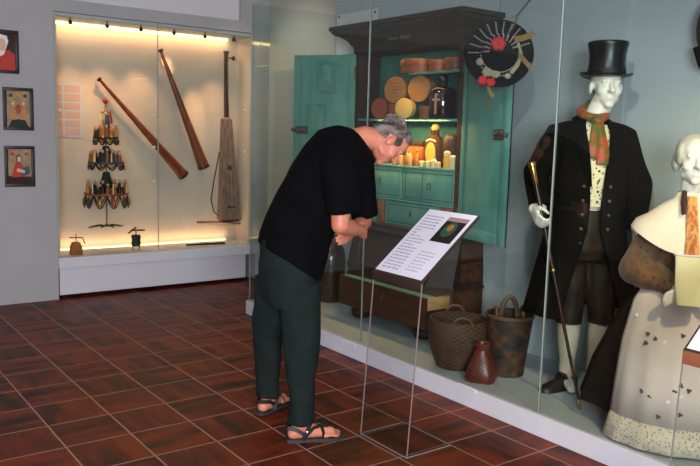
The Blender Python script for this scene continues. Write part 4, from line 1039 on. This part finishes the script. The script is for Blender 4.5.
# ---- gentleman mannequin
GO = V((3.785, 2.803, ZP))
def figure_axes(fx, fy):
    f = V((fx, fy, 0)).normalized(); return f, UP.cross(f)*-1, UP    # forward, his right, up
gf, gr, _ = figure_axes(-.56, -.77)
gen = thing('gentleman_mannequin', 'white male mannequin in top hat, dark long coat and knee breeches', 'mannequin', GO)
def G(r, f, z): return GO+gr*r+gf*f+UP*z
def ringG(z, a, b_, gap=None, f0=0, n=36, r0_=0):
    out = []
    if gap is None:
        return [G(r0_+a*math.sin(2*PI*k/n), f0+b_*math.cos(2*PI*k/n), z) for k in range(n)]
    for k in range(n+1):
        t_ = gap+(2*PI-2*gap)*k/n
        out.append(G(r0_+a*math.sin(t_), f0+b_*math.cos(t_), z))
    return out
bod = MB()
hf_ = (V((-.60, -.80, 0))).normalized(); hr_ = UP.cross(hf_)*-1
hcen = on(606, 87, gf, gf.dot(GO)+.02)
Pg, Rg = head(bod, hcen, hr_, hf_, UP, 1.09)
hz_ = hcen.z-ZP
bod.cap([G(0, -.01, hz_-.32), G(0, -.005, hz_-.2), hcen+V((0, 0, -.06))], [.08, .064, .062], 16)
bod.cap([G(0, 0, .95), G(0, 0, 1.2), G(0, -.01, 1.42)], [.1, .1, .11], 16)
bod.cap([G(-.15, 0, 1.46), G(.15, 0, 1.46)], .05, 14)
RS = G(.175, -.005, 1.47)
RE = on(536, 172, gf, gf.dot(GO)+.02); RW = on(541, 208, gf, gf.dot(GO)+.16)
LS = G(-.175, -.005, 1.47); LE = on(638, 185, gf, gf.dot(GO)-.02); LW = on(636, 228, gf, gf.dot(GO)+.1)
for s_, e_, w_ in ((RS, RE, RW), (LS, LE, LW)):
    bod.cap([s_, lerp(s_, e_, .5), e_], [.06, .05, .042], 12); bod.cap([e_, w_], [.042, .03], 12)
# cane geometry first, so that the hand closes on it
cane_t, cane_b = on(531.5, 162, gf, gf.dot(GO)+.27), onZ(580.5, 410, ZP+.002)
cdir = (cane_t-cane_b).normalized()
grip = cane_b+(cane_t-cane_b)*.775
hd = (-gr*.15+gf*.75-UP*.6).normalized()
wr = grip-hd*.075+gr*.028
nrm = (-gr).normalized(); nrm = (nrm-hd*nrm.dot(hd)).normalized(); thb = hd.cross(nrm); thb = thb if thb.z > 0 else -thb
bod.cap([RW, wr], [.032, .028], 12); hand(bod, wr, hd, nrm, thb, .85, 1.02)
hand(bod, LW, (-UP*.9+gf*.2), gr, gf, .3)
# legs inside the breeches
lk = [on(569, 318, gf, gf.dot(GO)+.03), on(601, 318, gf, gf.dot(GO)-.01)]
la = [on(567, 366, gf, gf.dot(GO)+.02), on(594, 370, gf, gf.dot(GO)-.02)]
for i, sx in ((0, 1), (1, -1)):
    bod.cap([G(sx*.09, 0, .92), lerp(G(sx*.09, 0, .92), lk[i], .5), lk[i], lerp(lk[i], la[i], .35), la[i]], [.09, .075, .055, .055, .035], 14)
    g = V((la[i].x, la[i].y, ZP)); bod.cap([la[i], g+UP*.05+gf*.0, g+UP*.035+gf*.12], [.035, .036, .028], 12)
bod.fuse('figure', 'mannequin', gen, .0065, 4)
# stockings, breeches, shoes
fdirs = (V((-.97, .1, 0)).normalized(), V((-.75, -.66, 0)).normalized())
for i, sx in ((0, 1), (1, -1)):
    q = MB(); q.tube([lk[i]+UP*.02, lerp(lk[i], la[i], .25), lerp(lk[i], la[i], .5), lerp(lk[i], la[i], .85), la[i]-UP*.035], [.062, .067, .06, .044, .046], 18); q.build('stocking', 'stocking', gen)
    fd = fdirs[i]; fl_ = UP.cross(fd); g = V((la[i].x, la[i].y, ZP))+UP*.001
    q = MB()
    def sec(u, w_, h, z0=0):
        return [g+fd*u+fl_*(w_*math.cos(t_))+UP*(z0+max(0, h*math.sin(t_)) if True else 0) for t_ in [PI*k/10 for k in range(11)]]
    q.loft([sec(-.075, .012, .05), sec(-.065, .034, .085), sec(-.02, .042, .1), sec(.03, .046, .09), (sec(.09, .052, .062)), sec(.15, .05, .048), sec(.19, .036, .036), sec(.205, .012, .02)])
    sh_ = q.build('shoe', 'shoe', gen, 60)
    q = MB(); q.tube([g+fd*.035+fl_*(.05*math.cos(t_))+UP*(.1*math.sin(t_)) for t_ in [PI*k/8 for k in range(9)]], .011, 8); q.build('shoe_strap', 'sandal', sh_)
    MB().obox(g+fd*.045+UP*.1, (.03, .04, .008), rot_from(fd, fl_, UP), .003).build('shoe_buckle', 'iron', sh_)
q = MB(); q.loft([ringG(1.08, .165, .125), ringG(.98, .175, .13), ringG(.85, .18, .135), ringG(.78, .165, .12)])
for i, sx in ((0, 1), (1, -1)):
    q.tube([G(sx*.085, 0, .88), lerp(G(sx*.085, 0, .86), lk[i], .5), lerp(G(sx*.085, 0, .86), lk[i], .9), lk[i]-UP*.02], [.1, .098, .08, .074], 16)
q.fuse('breeches', 'breeches', gen, .009, 3, disp=.01, dscale=10)
for i in (0, 1): MB().tube([lk[i]+UP*.0, lk[i]-UP*.025], [.077, .075], 18).build('knee_band', 'breeches', gen)
# vest
vz = (on(600, 207, gf, gf.dot(GO)+.13)).z-ZP
q = MB(); q.loft([ringG(vz, .17, .138, None, .005), ringG(vz+.12, .175, .142, None, .005), ringG(1.35, .18, .145, None, .005), ringG(1.48, .17, .13), ringG(1.57, .11, .09)]); q.build('vest', 'vest', gen)
for k in range(6):
    MB().ball(G(-.012, .15-.008*(k > 3), vz+.03+k*.058), (.007,)*3, nu=8, nv=6).build('vest_button', 'iron', gen)
# scarf
q = MB(); nb = hcen.z-ZP-.175
q.tube([G(.068*math.sin(t_), .005+.075*math.cos(t_), nb+.025-.03*math.cos(t_)) for t_ in [2*PI*k/20 for k in range(21)]], .027, 10)
q.ball(G(0, .095, nb-.02), (.04, .035, .035))
for sx, L in ((.02, .2), (-.02, .235)):
    a = G(0, .095, nb-.025); rings = []
    for k in range(7):
        u = k/6; w_ = lerp(.026, .042, u); cc = G(sx*(.4+u*1.1), lerp(.1, .158, min(1, u*1.5)), nb-.03-L*u)
        rings.append([cc+gr*w_+gf*.006, cc+gf*.016, cc-gr*w_+gf*.006, cc-gr*w_-gf*.004, cc-gf*.002, cc+gr*w_-gf*.004])
    q.loft(rings)
q.fuse('neckerchief', 'scarf', gen, .005, 3)
# coat: open shell with thickness
def shell(rings, th, name, m, par, mb=None):
    o = []
    q = MB(); q.loft(rings, closed=False)
    ob = q.build(name, m, par)
    sm = ob.modifiers.new('thick', 'SOLIDIFY'); sm.thickness = th; sm.offset = 0
    return ob
cr_ = [ringG(1.6, .085, .08, .62), ringG(1.575, .125, .1, .52), ringG(1.53, .185, .125, .4), ringG(1.45, .212, .155, .3, .0), ringG(1.28, .215, .165, .2, .005), ringG(1.12, .212, .165, .15, .005), ringG(.98, .225, .172, .17), ringG(.85, .25, .185, .28), ringG(.7, .28, .21, .42), ringG(.56, .305, .235, .52), ringG(.46, .325, .255, .56)]
# wave the skirts a little
for i, r in enumerate(cr_):
    if i > 6:
        for k, p in enumerate(r): p += (p-G(0, 0, p.z-ZP)).normalized()*.014*(i-6)/4*math.sin(k*1.1)
coat = shell(cr_, .012, 'coat', 'coat', gen)
q = MB()
for s_, e_, w_ in ((RS, RE, RW), (LS, LE, LW)):
    q2 = MB(); sg = 1 if s_ is RS else -1
    q2.cap([G(sg*.11, -.005, 1.515), s_+UP*.02, lerp(s_, e_, .5), e_], [.075, .098, .09, .078], 16); q2.cap([e_, lerp(e_, w_, .5)], [.078, .066], 16); q2.tube([lerp(e_, w_, .4), lerp(e_, w_, .98)], [.068, .06], 16)
    sl = q2.fuse('coat_sleeve', 'coat', coat, .008, 4, disp=.01, dscale=11)
    d_ = (w_-e_).normalized(); MB().tube([lerp(e_, w_, .75), lerp(e_, w_, .99)], [.067, .066], 18).build('cuff', 'coat', coat)
for sg in (1, -1):
    rows = []
    for z, u, f_, w_ in ((1.6, .06, .06, .02), (1.54, .07, .12, .05), (1.44, .062, .168, .06), (1.33, .048, .182, .045), (1.22, .036, .182, .006)):
        a = G(sg*u, f_, z); b2 = G(sg*(u+w_), f_-.012-w_*.25, z); rows.append([a, b2, b2+gf*.008, a+gf*.01])
    q = MB(); q.loft(rows); q.build('lapel', 'black_cloth', coat)
q = MB(); q.tube([G(.092*math.sin(t_), -.01+.085*math.cos(t_), 1.585-.02*math.cos(t_)) for t_ in [.8+(2*PI-1.6)*k/16 for k in range(17)]], .022, 10); q.build('coat_collar', 'black_cloth', coat)
for sg, n_ in ((1, 5), (-1, 5)):
    for k in range(n_):
        MB().ball(G(sg*.075, .168, 1.22-k*.08), (.011, .011, .011), nu=10, nv=6).build('coat_button', 'iron', coat)
# top hat
hb = hcen+UP*.066-hf_*.004
hat = MB(); hx_, hy_, _z = frame((0, 0, 1)); hat.loft([[hb-hf_*.006+hr_*(r_*.95*math.sin(t_))+hf_*(r_*1.09*math.cos(t_))+UP*h_ for t_ in [2*PI*k/36 for k in range(36)]] for r_, h_ in ((.1, -.012), (.111, .0), (.109, .03), (.104, .07), (.106, .12), (.115, .165), (.118, .178), (.113, .186), (.002, .188))]); hat = hat.build('top_hat', 'silk_hat', gen, 60)
brim = []
for rr, rise in ((.1, 0), (.126, -.002), (.142, .004), (.153, .016), (.149, .022), (.138, .01), (.12, .005), (.1, .006)):
    brim.append([hb-hf_*.008+hr_*(rr*.96*math.sin(t_))+hf_*(rr*1.1*math.cos(t_))+UP*(-.004+rise*(.35+.65*abs(math.sin(t_)))-.012*abs(math.cos(t_))*(rr > .11)) for t_ in [2*PI*k/40 for k in range(40)]])
q = MB(); q.loft(brim, True, (False, False)); q.build('hat_brim', 'silk_hat', hat)
q = MB(); q.loft([[hb-hf_*.006+hr_*(r_*.95*math.sin(t_))+hf_*(r_*1.09*math.cos(t_))+UP*h_ for t_ in [2*PI*k/36 for k in range(36)]] for r_, h_ in ((.1115, .004), (.1125, .006), (.1095, .034), (.1085, .035))], True, (False, False)); q.build('hat_band', 'ribbon_black', hat)
# walking cane
ct = thing('walking_cane', 'slim dark red walking cane with brass top in the gentleman mannequin hand', 'cane', cane_b)
L = (cane_t-cane_b).length
MB().lathe([(.008, .05), (.0105, L*.5), (.013, L-.12)], cane_b, cdir, 14).build('shaft', 'cane_wood', ct)
MB().lathe([(.002, 0), (.007, .008), (.0095, .05), (.0095, .06)], cane_b, cdir, 12).build('ferrule', 'brass', ct)
MB().lathe([(.0135, L-.12), (.015, L-.118), (.017, L-.03), (.022, L-.025), (.023, L-.006), (.015, L), (.001, L+.002)], cane_b, cdir, 16).build('knob', 'brass', ct)
q = MB(); kk = cane_b+cdir*L*.56; q.lathe([(.012, 0), (.014, .004), (.014, .012), (.012, .016)], kk, cdir, 12); q.build('collar', 'brass', ct)

# ---- woman mannequin
WO = V((3.66, 2.02, ZP))
wf, wr_, _ = figure_axes(-.80, -.60)
wom = thing('woman_mannequin', 'white female mannequin in white shawl, brown patterned sleeves and pale apron', 'mannequin', WO)
def W(r, f, z): return WO+wr_*r+wf*f+UP*z
def ringW(z, a, b_, n=40, f0=0, a0=0, a1=2*PI, r0_=0, wav=0, wn=11):
    closed = abs(a1-a0-2*PI) < 1e-6; m_ = n if closed else n+1
    out = []
    for k in range(m_):
        t_ = a0+(a1-a0)*k/n; s_ = 1+wav*math.sin(wn*t_)
        out.append(W(r0_+a*s_*math.sin(t_), f0+b_*s_*math.cos(t_), z))
    return out
bod = MB(); hcen = on(694, 161, wf, wf.dot(WO)+.02)
hf_ = V((-.74, -.67, 0)).normalized(); hr_ = UP.cross(hf_)*-1
Pw, Rw = head(bod, hcen, hr_, hf_, UP, 1.02)
HZ = hcen.z-ZP
dW = (hcen-W(0, 0, HZ)); wc = dW.dot(wr_)    # head offset sideways
bod.cap([W(wc, -.01, HZ-.3), W(wc, -.01, HZ-.18), hcen+V((0, 0, -.06))], [.07, .05, .05], 16)
bod.cap([W(wc, 0, .85), W(wc, 0, 1.05)], [.11, .12], 16)
def on_w(x, y, f): return on(x, y, wf, wf.dot(WO)+f)
RS = on_w(658, 231, .0); RE = on_w(636, 268, .06); RW = on_w(688, 292, .25)
LS = W(wc*2, 0, 0); LS = W(2*wc-(RS-WO).dot(wr_), 0, RS.z-ZP); LE = W(2*wc-(RE-WO).dot(wr_), .06, RE.z-ZP); LW = W(2*wc-(RW-WO).dot(wr_)+.02, .25, RW.z-ZP)
for s_, e_, w_ in ((RS, RE, RW), (LS, LE, LW)):
    bod.cap([s_, e_], [.05, .042], 12); bod.cap([e_, w_], [.042, .03], 12)
hand(bod, RW, (RW-RE), -UP*.3-wf*.4, UP, .4, .92); hand(bod, LW, (LW-LE), -UP*.3-wf*.4, UP, .4, .92)
bod.fuse('figure', 'mannequin', wom, .0065, 4)
q = MB(); q.ball(Pw(0, -.02, .052), (.086, .092, .082), Rw); q.ball(Pw(0, -.075, .02), (.055, .055, .06), Rw)
for sx in (-1, 1): q.ball(Pw(sx*.07, .015, .03), (.02, .045, .055), Rw); q.ball(Pw(sx*.072, -.03, -.01), (.024, .04, .05), Rw)
q.fuse('hair', 'grey_hair', wom, .006, 3)
# sleeves and bodice
q = MB()
for s_, e_, w_ in ((RS, RE, RW), (LS, LE, LW)):
    q.cap([s_, lerp(s_, e_, .5), e_], [.062, .085, .088], 16); q.cap([e_, lerp(e_, w_, .35), lerp(e_, w_, .75)], [.085, .075, .055], 16); q.tube([lerp(e_, w_, .7), lerp(e_, w_, .97)], [.056, .05], 16)
q.loft([ringW(.8, .15, .12, r0_=wc), ringW(.95, .155, .13, r0_=wc), ringW(1.1, .19, .14, r0_=wc), ringW(RS.z-ZP+.02, .17, .11, r0_=wc), ringW(RS.z-ZP+.06, .08, .07, r0_=wc)])
q.fuse('blouse', 'blouse', wom, .0085, 3, disp=.018, dscale=9)
for e_, w_ in ((RE, RW), (LE, LW)): MB().tube([lerp(e_, w_, .93), lerp(e_, w_, .99)], [.054, .05], 16).build('cuff', 'embroidery_white', wom)
# skirt
q = MB(); q.loft([ringW(.82, .16, .13, r0_=wc), ringW(.7, .245, .21, r0_=wc, wav=.015, f0=-.02), ringW(.5, .335, .28, r0_=wc, wav=.03, f0=-.07), ringW(.3, .41, .31, r0_=wc, wav=.04, f0=-.12), ringW(.1, .46, .33, r0_=wc, wav=.04, f0=-.15)]); q.build('skirt', 'skirt', wom)
# apron
A0, A1 = -1.15, 1.08
def apr(z, a, b_, e=0): return ringW(z, a, b_, 36, 0, A0, A1, wc, .012 if z < .7 else 0, 17)
ap = shell([apr(.83, .185, .155), apr(.7, .265, .24), apr(.5, .315, .29), apr(.3, .338, .32), apr(.13, .352, .335)], .006, 'apron', 'apron', wom)
shell([apr(.131, .3525, .3355), apr(.07, .37, .352), apr(.012, .385, .367)], .007, 'lace_hem', 'lace', ap)
def on_apron(x, y):
    # walk along the view ray until it meets the apron
    r = (cf*F + cr*(x-350) - cu*(y-233)).normalized(); t_ = 2.5
    while t_ < 6:
        p = EYE+r*t_; z = p.z-ZP
        tab = ((.83, .185, .155), (.7, .265, .24), (.5, .315, .29), (.3, .338, .32), (.13, .352, .335), (0, .385, .367))
        for (z0, a0, b0), (z1, a1, b1) in zip(tab, tab[1:]):
            if z1 <= z <= z0:
                s_ = (z0-z)/(z0-z1); a, b_ = lerp(a0, a1, s_), lerp(b0, b1, s_); rc = wc
                u, v = (p-WO).dot(wr_)-rc, (p-WO).dot(wf)
                if (u/(a+.006))**2+(v/(b_+.006))**2 < 1: return p, r
        t_ += .003
    return None, r
for x, y, s_, m_ in ((648, 334, 1, 'embroidery'), (655.5, 339, 1, 'embroidery'), (646, 343, 1, 'embroidery'), (683, 336, 1, 'embroidery'), (642, 391, 1, 'embroidery'), (650, 396, 1, 'embroidery'), (675, 391, 1, 'embroidery'), (681, 386, 1, 'embroidery'), (689, 391, 1, 'embroidery'), (658, 417, 1, 'embroidery'), (680, 415, 1, 'embroidery'), (637, 315, .8, 'embroidery_white'), (665, 342, .8, 'embroidery_white'), (651, 374, .8, 'embroidery_white'), (668, 402, .8, 'embroidery_white'), (681, 397, .9, 'embroidery_white')):
    p, r = on_apron(x, y)
    if p is None: continue
    q = MB(); x_, y_, z_ = frame(-r)
    q.prism([(.0125*s_*(.5+.5*abs(math.cos(1.5*t_+x)))*math.cos(t_), .0125*s_*(.5+.5*abs(math.cos(1.5*t_+x)))*math.sin(t_)) for t_ in [2*PI*k/30 for k in range(30)]], p+r*.004, x_, y_, -r, .006); q.build('embroidered_flower', m_, ap)
# shawl
zs = RS.z-ZP
def shr(z, a, b_, dz=0, pf=0):
    out = []
    for k in range(44):
        t_ = 2*PI*k/44; fr_ = max(0, math.cos(t_)); sd__ = abs(math.sin(t_))
        out.append(W(wc+a*math.sin(t_), b_*math.cos(t_)*(1 if math.cos(t_) > 0 else 1.1), z-dz*fr_**2+.03*pf*sd__))
    return out
q = MB(); q.loft([shr(HZ-.155, .062, .062), shr(HZ-.185, .075, .072), shr(HZ-.215, .125, .105, .02), shr(zs+.09, .19, .14, .04), shr(zs+.06, .245, .19, .06), shr(zs+.02, .268, .225, .11), shr(zs+.016, .258, .215, .11), shr(zs+.045, .23, .17, .07)], True, (False, False)); q.build('shawl', 'shawl', wom)
# kerchief at the throat and dark bodice edge
q = MB()
for sx, m_ in ((0, 0),):
    rings = []
    for k in range(7):
        u = k/6; z = HZ-.17-u*.28; f_ = lerp(.085, .235, min(1, u*1.15)); w_ = lerp(.02, .032, u)
        rings.append([W(wc+w_, f_, z), W(wc, f_+.014, z), W(wc-w_, f_, z), W(wc-w_, f_-.01, z), W(wc+w_, f_-.01, z)])
    q.loft(rings)
q.build('neckerchief', 'kerchief', wom)
q = MB(); q.tube([W(wc+.035, .055, HZ-.15), W(wc+.04, .1, HZ-.2), W(wc+.042, .15, HZ-.25)], [.012, .014, .01], 8); q.build('bodice_edge', 'bodice', wom)
# folded cream cloth in her hands
cc = lerp(RW, LW, .5)+UP*.0+wf*.015
t = thing('folded_cloth', 'cream folded cloth held in the woman mannequin hands', 'cloth', cc-UP*.13)
q = MB(); T = rot_from(wr_, wf, UP)
ca, cb = on_w(674, 255, .235), on_w(697, 300, .31)
hw = abs((ca-cc).dot(wr_)); zc0, zc1 = cb.z-.02, ca.z
rings = []
for k in range(7):
    u = k/6; z = lerp(zc0, zc1, u); f_ = lerp(.345, .235, u); dpt = lerp(.03, .02, u)
    cw = WO+wr_*((cc-WO).dot(wr_))
    ww = hw*(1+.06*math.sin(u*5))*lerp(.8, 1, u)
    rings.append([V((cw.x, cw.y, z))+wf*f_+wr_*(ww*math.cos(t_))+wf*(dpt*(abs(math.sin(t_))**.6)*(1 if math.sin(t_) > 0 else -1)) for t_ in [2*PI*i/24 for i in range(24)]])
q.loft(rings); q.build('cloth_body', 'cream_cloth', t)
q = MB(); q.tube([rings[-1][i]+UP*.003 for i in range(0, 24)]+[rings[-1][0]+UP*.003], .006, 6); q.build('lace_edge', 'embroidery_white', t)

# ------------------------------------------------------------------ lights
WARM, WHITE, COOL = (255, 222, 170), (255, 246, 235), (244, 246, 255)
# ceiling spots of the gallery (fixtures above the picture)
def track(label, loc, to, power, ang, col, blend=.7, size=.05):
    loc, to = V(loc), V(to); d = (to-loc).normalized()
    t = thing('ceiling_spotlight', label, 'spotlight', V((loc.x, loc.y, 3.3)), 'gallery ceiling spotlights')
    MB().tube([V((loc.x, loc.y, 3.299)), loc-d*.02], .012, 8).build('stem', 'black_metal', t)
    MB().lathe([(.03, -.1), (.05, -.08), (.055, -.012), (.045, -.02)], loc, d, 20).build('lamp_can', 'black_metal', t)
    spot('spot_lamp', loc+d*.0, to, power, ang, col, blend, size)
def area_fixture(label, loc, s, power, col):
    t = thing('ceiling_fill_panel', label, 'ceiling light', loc, 'unseen ceiling fill panels')
    MB().box((loc[0]-s/2-.03, loc[1]-s/2-.03, loc[2]-.03), (loc[0]+s/2+.03, loc[1]+s/2+.03, loc[2])).build('housing', 'case_white', t, smooth=False)
    area('panel_lamp', (loc[0], loc[1], loc[2]-.035), s, power, col, (loc[0], loc[1], 0))
track('ceiling spotlight aimed at the gentleman mannequin', (1.6, 1.5, 3.0), (3.9, 2.8, 1.3), 150, 44, WHITE)
track('ceiling spotlight aimed at the woman mannequin', (2.3, .1, 3.0), (3.7, 1.95, 1.1), 380, 44, WARM)
track('ceiling spotlight aimed at the painted cabinet', (1.9, 4.0, 3.0), (3.8, 4.7, .8), 55, 54, WHITE)
track('added ceiling spotlight brightening the beige side wall', (2.7, 6.5, 3.0), (4.2, 6.6, 1.7), 70, 80, WHITE)  # extra lamp added to lift the dim side wall
area_fixture('unseen square ceiling panel giving dim fill over the gallery middle', (0.2, 4.2, 3.299), .6, 10, COOL)  # unseen lamp put in as dim ambient for the room
# added fill from a made-up window behind the viewer, imitating camera flash
area('rear_fill_light', (-1.2, -2.5, 1.85), 2.05, 560, COOL, (1.2, 4, 1.3), 1.55)
# display case lamps
PEACH = (255, 190, 136)
area('case_strip_light', (3.0, CB-.06, CZ1-.06), 1.85, 4, PEACH, (3.0, CB-.02, 1.0), .02)
area('case_low_light', (3.0, CB-.05, CZ0+.03), 1.85, 3, PEACH, (3.0, CB, CZ0+.6), .02)
for x, tx, tz, pw, an in ((2.25, 2.3, 1.5, 27, 60), (2.55, 2.55, 1.5, 31, 60), (2.9, 2.95, 1.5, 34, 60), (3.2, 3.24, 2.24, 26, 24), (3.5, 3.54, 1.76, 38, 24), (3.8, 3.72, 1.2, 36, 60)):
    spot('case_spot', (x, 7.3, CZ1-.1), (tx, CB, tz), pw, an, PEACH, 1, .02)
# lamps in the cabinet
area('cabinet_shelf_light', (UX-.03, 4.5, S2-.01), .8, 11, (255, 200, 125), (UX+.02, 4.5, 1.3), .02)
area('cabinet_mid_light', (UX+.03, 4.6, 2.24), 1.0, 1.4, (255, 200, 130), (UX+.06, 4.6, 1), .02)
spot('cabinet_box_spot', (3.3, 4.2, 2.62), (XB, 4.62, S2+.1), 30, 16, (255, 205, 130), .8, .02)

wd = bpy.data.worlds.new('world'); sc.world = wd; wd.use_nodes = True
bg = wd.node_tree.nodes['Background']; bg.inputs[0].default_value = (.5, .55, .6, 1); bg.inputs[1].default_value = .1

sc.view_settings.view_transform = 'Standard'; sc.view_settings.look = 'None'; sc.view_settings.exposure = 0; sc.view_settings.gamma = 1
sc.view_settings.use_curve_mapping = False
sc.cycles.use_denoising = True
sc.cycles.max_bounces = 10; sc.cycles.transparent_max_bounces = 24; sc.cycles.caustics_reflective = False; sc.cycles.caustics_refractive = False
sc.cycles.sample_clamp_indirect = 4
